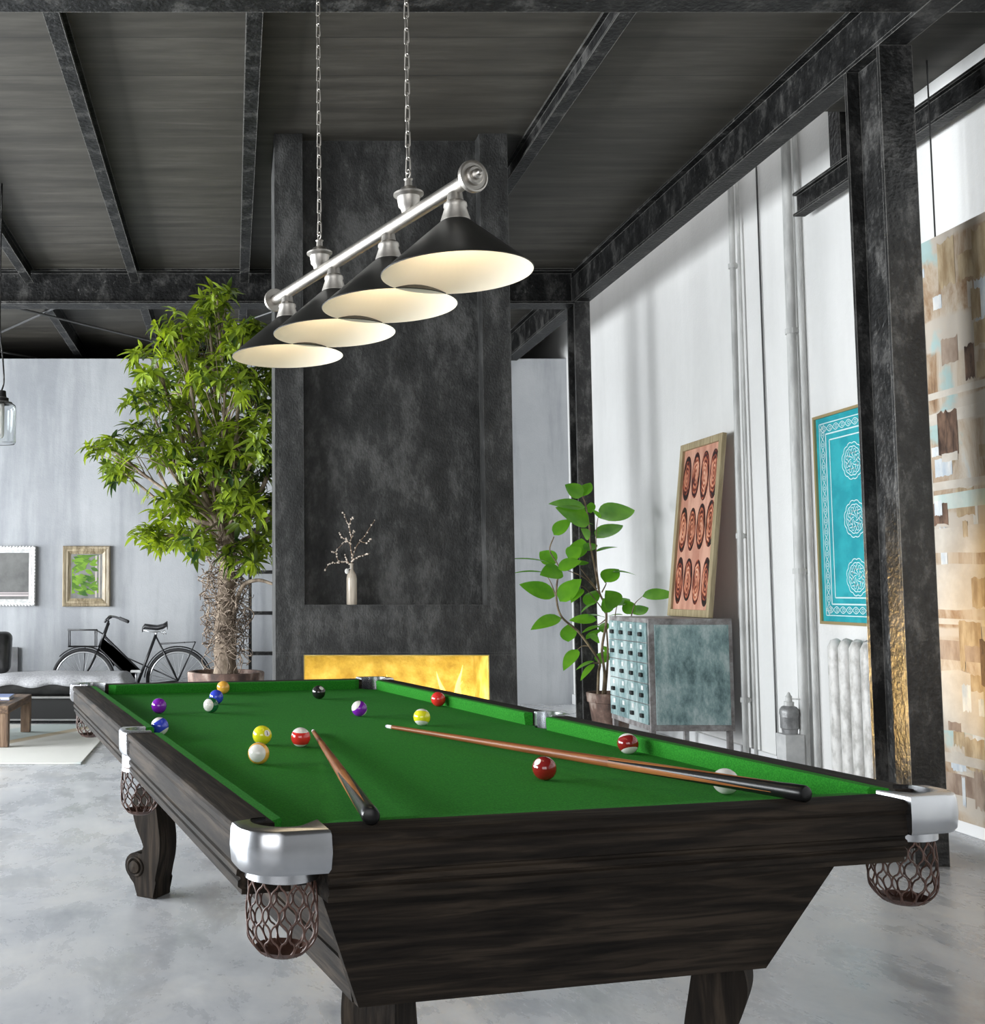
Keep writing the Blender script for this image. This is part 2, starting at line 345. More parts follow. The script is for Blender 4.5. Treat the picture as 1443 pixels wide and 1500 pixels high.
br = [[(520,900),(525,760),(500,540),(510,430),(480,290),(460,240),(400,100)], [(525,760),(560,620),(620,510),(700,420),(740,350),(835,210)], [(640,500),(720,515),(780,465)],
      [(520,820),(450,785),(350,775),(310,700),(310,620),(390,535),(440,470),(380,440),(340,375)], [(350,775),(330,795),(220,800),(170,860),(140,905)], [(530,760),(610,710),(700,680),(770,660)],
      [(505,440),(535,400),(550,350)], [(480,280),(510,200),(540,170)], [(500,560),(470,500),(440,470)], [(470,790),(440,720),(425,670)], [(310,660),(270,650),(230,625)]]
br[0] = [(520, 1050)] + br[0]
bt = thing('flowering_branch', 'bare budding branches with small white buds standing in the bottle vase', 'branch', (vb.x, VY, VZ+.2))
twig, bud = BM(), BM(); rt = Vector((vb.x, VY, VZ+.2))
for bi, path in enumerate(br):
    P3 = []
    for j, (x, y) in enumerate(path):
        d = VY + (0 if bi == 0 else .05*math.sin(bi*2.3)*min(1, j/3)); P3.append(at(460+x/9.38, 740+y/9.38, d) - rt)
    if bi == 0: P3[0].x = 0; P3[0].y = 0; P3[0].z = -.12; P3[1].x = 0; P3[1].y = 0; P3[1].z = .05
    sp = spline(P3, 5); n = len(sp); r0 = .0032 if bi < 2 else .0021
    tube(twig, sp, [r0*(1-.6*i/n) for i in range(n)], 5)
    for i in range(7 if bi == 0 else 1, n, 1):
        if random.random() < .62: sphere(bud, sp[i] + Vector((random.uniform(-1, 1), random.uniform(-1, 1), random.uniform(-1, 1)))*.004, random.uniform(.0035, .0065), 7, 5)
obj('twig', twig, mat('bare_twig', (.30, .20, .13), .7), bt, True)
obj('bud', bud, mat('white_bud', (.80, .70, .60), .7), bt, True)['kind'] = 'stuff'
# ------------------------------------------------------------------ pool table
AL = math.radians(13.863); TO = Vector((.474*math.cos(AL) - 1.807*math.sin(AL), .474*math.sin(AL) + 1.807*math.cos(AL), 0))
TW, TL, ZR, ZB = 1.495, 3.12, .817, .775
tb = thing('pool_table', 'large dark wood pool table with green cloth, chrome corners and net pockets', 'pool table', TO, AL)
def tw_(u, v, z): return TO + Vector((u*math.cos(AL) - v*math.sin(AL), u*math.sin(AL) + v*math.cos(AL), z))
RW, NOSE = .075, .102
railp = [(RW, .817), (.010, .817), (.004, .815), (.0, .810), (.0, .799), (.004, .796), (.007, .792), (.004, .788), (.004, .749), (.010, .745), (.010, .741), (.005, .738), (.004, .729), (.011, .726), (.012, .722), (.007, .719), (.007, .709), (.014, .704), (.014, .695), (RW+.03, .695), (RW+.03, .770), (RW, .770)]
cushp = [(RW, .817), (NOSE-.004, .8165), (NOSE, .812), (NOSE-.001, .804), (NOSE-.004, ZB), (RW, ZB)]
def fL(a, b, d): return (a, d, b)
def fR(a, b, d): return (TW-a, d, b)
def fN(a, b, d): return (d, a, b)
def fF(a, b, d): return (d, TL-a, b)
MIDL0, MIDL1 = 1.385, 1.505
SIDE0, END0 = .10, .145
segs = [(fL, SIDE0, MIDL0, 'woodY'), (fL, MIDL1, TL-SIDE0, 'woodY'), (fR, SIDE0, 1.47, 'woodY'), (fR, 1.59, TL-SIDE0, 'woodY'), (fN, END0, TW-END0, 'woodX'), (fF, END0, TW-END0, 'woodX')]
for fn, d0, d1, mk in segs:
    bm = BM(); prism(bm, railp, fn, d0, d1); obj('rail', bm, M[mk], tb, 25)
    bm = BM(); e0 = .055 if d0 < .3 or d0 > 1.4 and fn in (fL, fR) and d0 > 1.3 and False else .03
    ins0 = .045 if d0 in (SIDE0, END0) else .0; ins1 = .045 if (abs(d1-(TL-SIDE0)) < 1e-6 or abs(d1-(TW-END0)) < 1e-6) else .0
    A0 = []; A1 = []
    n = len(cushp)
    for a, b in cushp:
        f_ = (a-RW)/(NOSE-RW)
        A0.append(bm.verts.new(fn(a, b, d0 + ins0*.35 + f_*(.03 if ins0 else .012)))); A1.append(bm.verts.new(fn(a, b, d1 - ins1*.35 - f_*(.03 if ins1 else .012))))
    bm.faces.new(A0); bm.faces.new(A1[::-1])
    for i in range(n): bm.faces.new((A0[i], A1[i], A1[(i+1) % n], A0[(i+1) % n]))
    obj('cushion', bm, M['cloth'], tb)
# bed with pocket cut-outs
PC, PR = .083, .056
def arc(cx, cy, r, a0, a1, n=10): return [(cx + r*math.cos(math.radians(a0+(a1-a0)*i/n)), cy + r*math.sin(math.radians(a0+(a1-a0)*i/n))) for i in range(n+1)]
e = RW + .005
SM = (.048, 1.445, 1.53)
poly = []
poly += [(PC+.058, e)] + [(TW-PC-.058, e)] + arc(TW-PC, PC, PR, 0-20, -250+0, 10)[:0]
poly = []
# near-left notch (hole centre PC,PC): go from left edge to bottom edge around the hole
poly += arc(PC, PC, PR+.004, 95, -5, 8)
poly += arc(TW-PC, PC, PR+.004, 185, 85, 8)
poly += arc(TW-SM[0], SM[2], .052, -60, -60-240, 1)[:0]
poly += [(TW-e, SM[2]-.05)] + arc(TW-SM[0], SM[2], .05, 235, 125, 6) + [(TW-e, SM[2]+.05)]
poly += arc(TW-PC, TL-PC, PR+.004, 275, 175, 8)
poly += arc(PC, TL-PC, PR+.004, 5, -95, 8)
poly += [(e, SM[1]+.05)] + arc(SM[0], SM[1], .05, 55, -55, 6) + [(e, SM[1]-.05)]
bm = BM(); prism(bm, poly, lambda a, b, d: (a, b, d), ZB-.03, ZB)
obj('playing_surface', bm, M['cloth'], tb)['label'] = 'green cloth playing surface'
# pocket castings
def casting_corner(flipx, flipy):
    bm = BM(); R = .056; r0 = .052
    outer = [(END0, -.007)] + [(x, y) for x, y in arc(.062, .060, .068, -90, -180, 10)] + [(-.006, .095)]
    inner = [(RW-.012, .118)] + arc(PC, PC, R, 150, 150+210-85+15, 14) + [(END0+.002, RW)]
    # inner arc runs from the side-rail end round the outside of the hole to the end-rail
    poly = outer + inner
    fx = lambda x: TW-x if flipx else x
    fy = lambda y: TL-y if flipy else y
    # loft: slightly bulging outer face
    lev = [(.749, -.006), (.757, 0), (.785, .003), (.815, .001), (.822, -.002), (.8245, -.007)]
    rings = []
    no = len(outer)
    for z, bul in lev:
        ring = []
        for i, (x, y) in enumerate(poly):
            if i < no:
                dx, dy = x-PC, y-PC; l = math.hypot(dx, dy); x += dx/l*bul; y += dy/l*bul
            ring.append(bm.verts.new((fx(x), fy(y), z)))
        rings.append(ring)
    n = len(poly)
    for k in range(len(rings)-1):
        for i in range(n): bm.faces.new((rings[k][i], rings[k][(i+1) % n], rings[k+1][(i+1) % n], rings[k+1][i]))
    bm.faces.new(rings[0]); bm.faces.new(rings[-1])
    c = obj('pocket_casting', bm, M['chrome'], tb, 40)
    px, py = fx(PC), fy(PC)
    bm = BM(); lathe(bm, [(.060, .727), (.066, .729), (.066, .748), (.056, .749), (.056, .727)], 32, (px, py, 0), cap=False)
    bm.faces.ensure_lookup_table()
    obj('pocket_ring', bm, M['chrome'], c, 40)
    basket(c, px, py, .732, .062)
def casting_side(left, v):
    bm = BM(); hw = .058
    outer = [(-.002, -hw), (-.010, -hw*.7), (-.013, 0), (-.010, hw*.7), (-.002, hw)]
    inner = [(RW-.004, hw)] + arc(SM[0], 0, .046, 62, 298, 12) + [(RW-.004, -hw)]
    poly = outer + inner; fx = lambda x: x if left else TW-x
    rings = [[bm.verts.new((fx(x + (-b if i < 5 else 0)), v+y, z)) for i, (x, y) in enumerate(poly)] for z, b in ((.749, -.006), (.757, 0), (.812, .002), (.819, -.002), (.8215, -.006))]
    n = len(poly)
    for k in range(len(rings)-1):
        for i in range(n): bm.faces.new((rings[k][i], rings[k][(i+1) % n], rings[k+1][(i+1) % n], rings[k+1][i]))
    bm.faces.new(rings[0]); bm.faces.new(rings[-1])
    c = obj('pocket_casting', bm, M['chrome'], tb, 40); px = fx(SM[0])
    obj('pocket_ring', lathe(BM(), [(.050, .70), (.055, .70), (.055, .749), (.046, .749), (.046, .70)], 28, (px, v, 0), cap=False), M['chrome'], c, 40)
    basket(c, px, v, .712, .056)
def basket(par, px, py, zt, R, H=.135):
    bm = BM(); ns, rows = 26, 4.6
    def rad(t): return R*(.93 + .09*math.sin(min(1, t*1.3)*PI*.75)) * (1 if t < .72 else math.cos((t-.72)/.28*PI*.30))
    for i in range(ns):
        sgn = 1 if i % 2 else -1; pts = []
        for k in range(37):
            t = k/36; cw_ = math.cos(PI*rows*t); a = 2*PI*(i+.5)/ns + sgn*(PI/ns)*.96*math.copysign(abs(cw_)**.62, cw_)
            r = rad(t); pts.append((px + r*math.cos(a), py + r*math.sin(a), zt - H*t))
        tube(bm, pts, .0019, 5)
    rb = rad(1)
    lathe(bm, [(rad(.93)+.001, zt-H*.93), (rb+.002, zt-H), (rb*.75, zt-H-.005), (.001, zt-H-.006)], 28, (px, py, 0), cap=False)
    tube(bm, [(px + R*.93*math.cos(2*PI*k/28), py + R*.93*math.sin(2*PI*k/28), zt) for k in range(28)], .004, 6, closed=True)
    obj('pocket_net', bm, M['leather_net'], par, True)['label'] = 'brown leather net pocket'
for fx_, fy_ in ((0, 0), (1, 0), (0, 1), (1, 1)): casting_corner(fx_, fy_)
casting_side(True, SM[1]); casting_side(False, SM[2])
# slate bed edge, aprons
obj('slate', B(RW+.04, TW-RW-.04, RW+.04, TL-RW-.04, .70, ZB-.031), mat('dark_slate', (.02, .02, .02), .7), tb)
zt, zb_ = .70, .425; v0, v1 = .135, .245; u0, u1 = .165, .285
def apron_end(sign):
    bm = BM(); fy = (lambda y: y) if sign else (lambda y: TL-y)
    q = [(u0, v0, zt), (TW-u0, v0, zt), (TW-u1, v1, zb_), (u1, v1, zb_)]
    A = [bm.verts.new((x, fy(y), z)) for x, y, z in q]; C = [bm.verts.new((x, fy(y+.022), z)) for x, y, z in q]
    bm.faces.new(A); bm.faces.new(C[::-1])
    for i in range(4): bm.faces.new((A[i], C[i], C[(i+1) % 4], A[(i+1) % 4]))
    obj('end_apron', bm, M['woodX'], tb)
apron_end(True); apron_end(False)
for left in (True, False):
    fx = (lambda x: x) if left else (lambda x: TW-x)
    bm = BM(); pl = [(u0+.05, zt), (u1+.012, zb_+.06), (u1-.002, zb_+.06), (u1-.002, zb_), (u1+.02, zb_), (u0+.072, zt)]
    prism(bm, pl, lambda a, b, d: (fx(a), d, b), v1+.03, TL-v1-.03); obj('side_apron', bm, M['woodY'], tb)
obj('bottom_board', B(u1+.02, TW-u1-.02, v1+.03, TL-v1-.03, zb_+.005, zb_+.02), M['woodY'], tb)
# legs
outer_ = spline([(.045, .43), (.062, .38), (.066, .33), (.048, .27), (.022, .22), (.012, .185), (.022, .168)], 5)[:] if False else None
def leg(px, py, ang):
    o2 = [(p.x, p.y) for p in spline([Vector((.050, .43, 0)), Vector((.066, .385, 0)), Vector((.070, .335, 0)), Vector((.052, .275, 0)), Vector((.026, .225, 0)), Vector((.014, .188, 0)), Vector((.030, .168, 0))], 5)]
    scr = arc(.055, .118, .055, 112, -62, 14)
    i2 = [(p.x, p.y) for p in spline([Vector((-.040, .068, 0)), Vector((-.050, .115, 0)), Vector((-.062, .17, 0)), Vector((-.064, .24, 0)), Vector((-.052, .32, 0)), Vector((-.034, .43, 0))], 5)]
    poly = o2 + scr + [(.062, .060), (.056, .052), (.052, .004), (.048, 0), (-.034, 0), (-.038, .004)] + i2
    T = .060; bm = BM()
    prism(bm, poly, lambda a, b, d: (a, d, b), -T, T)
    es = [e_ for e_ in bm.edges if abs(e_.verts[0].co.y-e_.verts[1].co.y) < 1e-6]
    bmesh.ops.bevel(bm, geom=es, offset=.006, segments=2, affect='EDGES', clamp_overlap=True)
    l = obj('leg', bm, M['woodZ'], tb, 35, loc=(px, py, 0)); l.rotation_euler = (0, 0, ang)
    for s in (-1, 1):
        bm = BM(); MM = Matrix.Rotation(-s*PI/2, 4, 'X')
        lathe(bm, [(.040, -.004), (.040, .004), (.036, .006), (.030, .004), (.028, .0), (.026, .004), (.024, .012), (.001, .016)], 24, (.055, s*T, .118), M=MM, cap=False)
        obj('scroll_boss', bm, M['woodZ'], l, 40)
leg(.305, 2.66, math.radians(135)); leg(TW-.305, 2.66, math.radians(45)); leg(.40, .42, math.radians(-135)); leg(TW-.275, .42, math.radians(-45))
# ------------------------------------------------------------------ balls
BR_ = .0286
def ball_mat(name, c, stripe=False, cue=False, one=False):
    m, nt, b = new_mat(name); L = nt.links
    b.inputs['Roughness'].default_value = .12; b.inputs['Coat Weight'].default_value = .4
    W_ = (.78, .76, .72, 1)
    if cue: b.inputs['Base Color'].default_value = W_; return m
    v = coords(nt, (1/BR_,)*3); sx = N(nt, 'ShaderNodeSeparateXYZ'); L.new(v, sx.inputs['Vector'])
    def gt(sock, val, op='GREATER_THAN'):
        q = N(nt, 'ShaderNodeMath', operation=op); L.new(sock, q.inputs[0]); q.inputs[1].default_value = val; return q.outputs[0]
    def mth(op, a, bb):
        q = N(nt, 'ShaderNodeMath', operation=op); L.new(a, q.inputs[0])
        L.new(bb, q.inputs[1]) if not isinstance(bb, (int, float)) else q.inputs.__getitem__(1).__setattr__('default_value', bb)
        return q.outputs[0]
    mask = gt(sx.outputs['X'], .94)                         # number circles on the +-X poles
    if stripe:
        az = mth('ABSOLUTE', sx.outputs['Z'], 0); mask = mth('MAXIMUM', mask, gt(az, .60))
    mx = N(nt, 'ShaderNodeMix', data_type='RGBA'); L.new(mask, mx.inputs['Factor']); mx.inputs['A'].default_value = (*c, 1); mx.inputs['B'].default_value = W_
    out = mx.outputs['Result']
    if one:
        ay = mth('ABSOLUTE', sx.outputs['Y'], 0); az = mth('ABSOLUTE', sx.outputs['Z'], 0)
        d = mth('MULTIPLY', mth('LESS_THAN', ay, .045), mth('LESS_THAN', az, .2)); d = mth('MULTIPLY', d, mask)
        m2 = N(nt, 'ShaderNodeMix', data_type='RGBA'); L.new(d, m2.inputs['Factor']); L.new(out, m2.inputs['A']); m2.inputs['B'].default_value = (.02, .02, .02, 1); out = m2.outputs['Result']
    L.new(out, b.inputs['Base Color']); return m
bs = bmesh.new(); bmesh.ops.create_uvsphere(bs, u_segments=40, v_segments=24, radius=BR_)
YE, OR, RD, PU, BL, GR, MA, BK = (.75, .72, .02), (.84, .43, .07), (.64, .03, .025), (.20, .014, .40), (.04, .07, .60), (.015, .14, .05), (.24, .012, .012), (.012, .012, .012)
# axis: direction (towards camera frame: x right, y depth, z up) of the ball's X pole (number) and Z pole (stripe axis)
balls = [
 ('orange', OR, 327, 1007, 0, (0, 1, .2), (0, 0, 1), 'plain orange ball nearest the far cushion, behind the blue one'),
 ('blue', BL, 317, 1021, 0, (0, 1, -.2), (0, 0, 1), 'plain blue ball between the orange and the green striped ball'),
 ('green', GR, 309, 1033, 1, (0, 1, 0), (-.55, -.83, .1), 'green and white striped ball in front of the plain blue ball'),
 ('purple', PU, 233, 1034, 0, (0, 1, .3), (0, 0, 1), 'plain purple ball near the left cushion'),
 ('deep_blue', BL, 234, 1064, 1, (1, .6, .3), (-.55, .1, .83), 'blue and white striped ball partly hidden by the left side cushion'),
 ('yellow', YE, 384, 1077, 0, (.52, -.80, .32), (-.2, .25, .95), 'plain yellow ball showing its number, behind the orange striped ball'),
 ('amber', OR, 379, 1103.5, 1, (0, .2, 1), (-.25, -.95, .15), 'orange and white striped ball in front of the yellow ball'),
 ('red_stripe', RD, 440.5, 1080, 1, (0, 1, 0), (0, -.1, 1), 'red and white striped ball beside the tip of the shorter looking cue'),
 ('black', BK, 467, 1014, 0, (.35, -.65, .68), (0, 0, 1), 'black ball with a white number spot near the far cushion'),
 ('violet', PU, 526.5, 1038, 1, (.3, .9, .3), (-.72, -.25, .62), 'purple and white striped ball right of the black ball'),
 ('lemon', YE, 618, 1050.5, 1, (0, 1, 0), (.12, .3, .95), 'yellow and white striped ball above the tip of the long right cue'),
 ('red', RD, 649.5, 1024, 0, (-.9, .5, 0), (0, 0, 1), 'plain red ball against the right side cushion'),
 ('maroon', MA, 797.5, 1125.5, 0, (-.70, -.35, .62), (0, 0, 1), 'plain dark maroon ball just below the long right cue'),
 ('maroon_stripe', MA, 930, 1089, 1, (0, 1, .2), (.08, -.45, -.89), 'maroon and white striped ball beside the right cushion, white half down'),
 ('cue', None, 1063, 1144.5, 0, (1, 0, 0), (0, 0, 1), 'white cue ball half hidden behind the butt of the right cue')]
me_b = bpy.data.meshes.new('billiard_ball'); bs.to_mesh(me_b); bs.free()
for p in me_b.polygons: p.use_smooth = True
for nm, c, px, py, st, ax_, az_, lab in balls:
    d = Vector((1, 0, 0)) * ((px-CX)/F) - _u * ((py-CY)/F) + _f
    t = (ZB+BR_-CAMZ)/d.z; p = _C + d*t
    me = me_b.copy(); me.materials.append(ball_mat(nm + '_ball', c, bool(st), c is None, nm == 'yellow'))
    o = bpy.data.objects.new('billiard_ball', me); COL.objects.link(o); o.location = (p.x, p.y, ZB+BR_)
    if nm in ('red', 'maroon_stripe'): o.location -= Vector((math.cos(AL), math.sin(AL), 0))*.022
    if st: z = Vector(az_).normalized(); x = (Vector(ax_) - z*Vector(ax_).dot(z)).normalized()
    else: x = Vector(ax_).normalized(); z = (Vector(az_) - x*Vector(az_).dot(x)).normalized()
    y = z.cross(x); o.rotation_euler = Matrix((x, y, z)).transposed().to_euler()
    tag(o, lab, 'ball', 'billiard balls on the green cloth')
# ------------------------------------------------------------------ cues
M['cue_shaft'] = wood('reddish_cue_wood', [(.3, (.14, .042, .013)), (.7, (.26, .090, .028))], 0, 4, 30, .42, 0, .25)
M['cue_black'] = mat('black_lacquer', (.006, .006, .006), .3, 0, .25)
M['cue_inlay'] = wood('warm_brown_inlay', [(.3, (.20, .068, .02)), (.7, (.33, .13, .04))], 0, 4, 30, .4, 0, .25)
M['ferrule'] = mat('white_ferrule', (.8, .8, .78), .3)
def cue(tip, butt, label, L_=1.5):
    tip, butt = Vector(tip), Vector(butt); d = (butt-tip); L_ = d.length
    c = thing('billiard_cue', label, 'cue', tip, 0)
    x = d.normalized(); y = Vector((0, 0, 1)).cross(x).normalized(); z = x.cross(y)
    c.rotation_euler = Matrix((x, y, z)).transposed().to_euler()
    MX = Matrix.Rotation(PI/2, 4, 'Y')
    r = lambda s: .0062 + (.0160-.0062)*s/L_
    def seg(name, prof, m): return obj(name, lathe(BM(), prof, 20, M=MX), m, c, 40)
    seg('tip', [(.0045, -.004), (.0058, 0), (.0060, .006)], mat('grey_cue_tip', (.35, .38, .42), .9))
    seg('ferrule', [(.0061, .006), (.0063, .034)], M['ferrule'])
    s1 = L_*.66
    seg('shaft', [(r(.034), .034), (r(s1), s1)], M['cue_shaft'])
    bu = seg('butt', [(r(s1), s1), (r(L_*.97), L_*.97), (r(L_)*1.04, L_*.975), (r(L_)*1.04, L_-.006), (r(L_)*.9, L_-.001), (r(L_)*.6, L_+.001)], M['cue_black'])
    for kk in range(4):                         # pointed veneer inlays on the butt
        a = kk*PI/2 + .3; bm = BM(); rows = []
        for i in range(15):
            s = s1 + (L_*.955-s1)*i/14; hw = .62*(1-abs(2*i/14-.75)/1.25) if i else .6
            hw = max(.03, .68*(1-i/14)); rr = r(s)+.0004
            rows.append([bm.verts.new((s, rr*math.cos(a+hw*q), rr*math.sin(a+hw*q))) for q in (-1, -.5, 0, .5, 1)])
        for i in range(14):
            for q in range(4): bm.faces.new((rows[i][q], rows[i][q+1], rows[i+1][q+1], rows[i+1][q]))
        obj('inlay', bm, M['cue_inlay'], bu, True)
    return c
cue((.260, 3.53, ZB+.008), (.2455, 1.956, ZR+.0165), 'cue lying away from the viewer, butt on the near rail by the left corner')
cue((.514, 3.654, ZB+.008), (1.127, 2.168, ZR+.0165), 'long slanting cue with white ferrule, butt resting near the right corner')
# ------------------------------------------------------------------ pool lamp
P0, P1 = Vector((.560, 2.462, 2.19)), Vector((.142, 3.544, 2.19))
ctr = (P0+P1)/2; ld = (P1-P0).normalized(); LA = math.atan2(ld.y, ld.x); LL = (P1-P0).length
lamp = thing('pool_table_lamp', 'brushed nickel bar lamp with four black cone shades hanging over the pool table', 'lamp', ctr, LA)
h = LL/2; MX = Matrix.Rotation(PI/2, 4, 'Y')
obj('bar', lathe(BM(), [(.0175, -h), (.0175, h)], 28, M=MX), M['nickel'], lamp, 40)
for s in (-1, 1):
    MS = Matrix.Rotation(s*PI/2, 4, 'Y')
    obj('end_cap', lathe(BM(), [(.0175, h-.008), (.0375, h-.008), (.0385, h-.004), (.0375, h+.003), (.034, h+.004), (.032, h+.001), (.023, h+.001), (.0225, h+.008), (.019, h+.011), (.0125, h+.011), (.012, h+.018), (.0065, h+.022), (.006, h+.030), (.001, h+.031)], 40, M=MS, cap=False), M['nickel'], lamp, 30)
M['shade_out'] = noisy('matt_black_shade', [(.3, (.012, .012, .011)), (.7, (.020, .020, .018))], nscale=20, rough=.42)
M['shade_in'] = mat('cream_shade_inside', (.82, .76, .64), .5)
M['bulb'] = mat('warm_bulb', (1, .8, .5), .4); b_ = M['bulb'].node_tree.nodes['Principled BSDF']; b_.inputs['Emission Color'].default_value = (1, .72, .40, 1); b_.inputs['Emission Strength'].default_value = 5
for t in (.078, .40, .725, 1.06):
    x = t - LL/2; zs = 1.981-2.19
    bm = BM()
    lathe(bm, [(.177, zs), (.1785, zs+.002), (.033, zs+.128), (.030, zs+.129)], 56, (x, 0, 0), 0, cap=False)
    lathe(bm, [(.030, zs+.129), (.031, zs+.126), (.175, zs+.002), (.177, zs)], 56, (x, 0, 0), 1, cap=False)
    sh = obj('shade', bm, [M['shade_out'], M['shade_in']], lamp, 40); sh['label'] = 'black cone shade, cream inside'
    obj('socket_cup', lathe(BM(), [(.030, zs+.126), (.0345, zs+.124), (.035, zs+.130), (.026, zs+.158), (.028, zs+.163), (.027, zs+.170), (.020, zs+.176), (.017, zs+.195)], 32, (x, 0, 0)), M['nickel'], sh, 40)
    obj('bulb', sphere(BM(), (x, 0, zs+.092), .022, 16, 10, (1, 1, 1.1)), M['bulb'], sh, True)
    ld_ = bpy.data.lights.new('lamp_bulb_light', 'POINT'); ld_.energy = .55; ld_.color = (1, .84, .62); ld_.shadow_soft_size = .02
    lo = bpy.data.objects.new('lamp_bulb_light', ld_); COL.objects.link(lo); lo.location = ctr + ld*x + Vector((0, 0, zs+.062))
for cxp in (Vector((.447, 2.733, 0)), Vector((.268, 3.228, 0))):
    x = (Vector((cxp.x, cxp.y, 2.19))-ctr).dot(ld)
    can = obj('canopy', lathe(BM(), [(.018, .010), (.020, .020), (.026, .026), (.030, .050), (.0385, .056), (.0385, .061), (.026, .066), (.020, .074), (.010, .080), (.009, .094), (.012, .098), (.004, .102)], 32, (x, 0, 0)), M['nickel'], lamp, 40)
    bm = BM(); z = .104; i = 0
    tube(bm, [(x + .010*math.cos(a), 0, z+.008 + .012*math.sin(a)) for a in [2*PI*q/14 for q in range(14)]], .0022, 6, closed=True)
    z += .010; pitch = .0345
    while z < ZC-2.19-.02:
        hw, hh = .0062, .0215; pts = []
        for q in range(16):
            a = 2*PI*q/16; ca, sa = math.cos(a), math.sin(a)
            lx = hw*ca; lz = (hh-hw)*(1 if sa > 0 else -1) + hw*sa
            aa = (i % 2)*PI/2 + .5
            pts.append((x + lx*math.cos(aa), lx*math.sin(aa), z + hh + lz))
        tube(bm, pts, .0019, 6, closed=True); z += pitch; i += 1
    obj('chain', bm, M['nickel'], lamp, True)
    obj('ceiling_rose', lathe(BM(), [(.05, ZC-2.19), (.05, ZC-2.19-.012), (.02, ZC-2.19-.03), (.006, ZC-2.19-.034)], 24, (x, 0, 0)), M['nickel'], lamp, 40)
# ------------------------------------------------------------------ leaves
def leaf_mesh(V, Fc, base, d, nrm, L_, w, droop=.35, fold=.18, ns=5, prof=None):
    d = d.normalized(); s = d.cross(nrm)
    if s.length < 1e-4: s = Vector((1, 0, 0))
    s.normalize(); nn = s.cross(d).normalized(); i0 = len(V)
    for i in range(ns+1):
        t = i/ns; wv = w*(math.sin(PI*min(1, t**.8*.97+.03))) if prof is None else w*prof(t)
        p = base + d*(L_*(t - .12*droop*t*t)) - nn*(droop*L_*t*t*.5) 
        V.append(p - s*wv*.5 + nn*fold*wv); V.append(p); V.append(p + s*wv*.5 + nn*fold*wv)
    for i in range(ns):
        a = i0+3*i
        Fc.append((a, a+1, a+4, a+3)); Fc.append((a+1, a+2, a+5, a+4))
def leaf_mat(name, c0, c1, tr, rough=.35, nsc=5.0):
    m, nt, b = new_mat(name); L = nt.links
    v = coords(nt); n1 = N(nt, 'ShaderNodeTexNoise', Scale=nsc, Detail=3); L.new(v, n1.inputs['Vector'])
    g = N(nt, 'ShaderNodeNewGeometry')
    ad = N(nt, 'ShaderNodeMath', operation='MULTIPLY_ADD'); L.new(g.outputs['Random Per Island'], ad.inputs[0]); ad.inputs[1].default_value = .55; 
    ms = N(nt, 'ShaderNodeMath', operation='MULTIPLY_ADD'); L.new(n1.outputs['Fac'], ms.inputs[0]); ms.inputs[1].default_value = 1.1; ms.inputs[2].default_value = -.30
    L.new(ms.outputs[0], ad.inputs[2])
    c = ramp(nt, ad.outputs[0], [(.22, c0), (.95, c1)]); L.new(c, b.inputs['Base Color']); b.inputs['Roughness'].default_value = rough
    t = N(nt, 'ShaderNodeBsdfTranslucent'); hs = N(nt, 'ShaderNodeMix', data_type='RGBA', blend_type='MULTIPLY'); hs.inputs['Factor'].default_value = 1; L.new(c, hs.inputs['A']); hs.inputs['B'].default_value = (*tr, 1)
    L.new(hs.outputs['Result'], t.inputs['Color'])
    mx = N(nt, 'ShaderNodeMixShader', Fac=.38); L.new(b.outputs['BSDF'], mx.inputs[1]); L.new(t.outputs['BSDF'], mx.inputs[2])
    L.new(mx.outputs[0], nt.nodes['Material Output'].inputs['Surface']); return m
M['bark'] = noisy('pale_brown_bark', [(.3, (.12, .085, .06)), (.7, (.34, .27, .20))], scale=(1, 1, .4), nscale=18, rough=.85, bump=.4, bscale=40)
M['terracotta'] = noisy('weathered_terracotta', [(.3, (.05, .030, .024)), (.5, (.15, .088, .066)), (.72, (.40, .32, .27))], scale=(1, 1, .6), nscale=6, detail=8, rough=.75, bump=.2)
M['soil'] = noisy('dark_soil', [(.3, (.02, .014, .01)), (.7, (.06, .045, .03))], nscale=40, rough=.95)
M['tree_leaf'] = leaf_mat('tree_leaf', (.022, .055, .016), (.42, .56, .050), (1.5, 1.4, .6), nsc=1.9)
M['plant_leaf'] = leaf_mat('plant_leaf', (.045, .19, .018), (.22, .50, .035), (1.3, 1.5, .7), .25)
# ------------------------------------------------------------------ tree
TY = 8.85; tx = (331-CX)/F*TY
tree = thing('potted_tree', 'tall leafy tree in a wide terracotta pot beside the fireplace', 'tree', (tx, TY, 0))
tr0 = Vector((tx, TY, 0))
R_ = .305; zr_ = .585
obj('pot', lathe(BM(), [(0, 0), (.20, 0), (.21, .02), (.275, zr_-.11), (.285, zr_-.10), (R_, zr_-.095), (R_+.006, zr_-.01), (R_, zr_), (R_-.03, zr_), (R_-.035, zr_-.05), (0, zr_-.05)], 40, cap=False), M['terracotta'], tree, 40)
obj('soil', lathe(BM(), [(R_-.036, zr_-.045), (.12, zr_-.03), (.001, zr_-.02)], 24, cap=False), M['soil'], tree, True)
def tp(x, y, dy=0): return at(x, y, TY+dy) - tr0
bm = BM(); trunk = spline([Vector((0, 0, zr_-.06)), tp(330, 940), tp(331, 880, .03), tp(333, 830, -.02), tp(336, 790), tp(338, 760, .05)], 6)
tube(bm, trunk, [.095-.045*i/len(trunk) + .008*math.sin(i*1.7) for i in range(len(trunk))], 12)
obj('trunk', bm, M['bark'], tree, True)
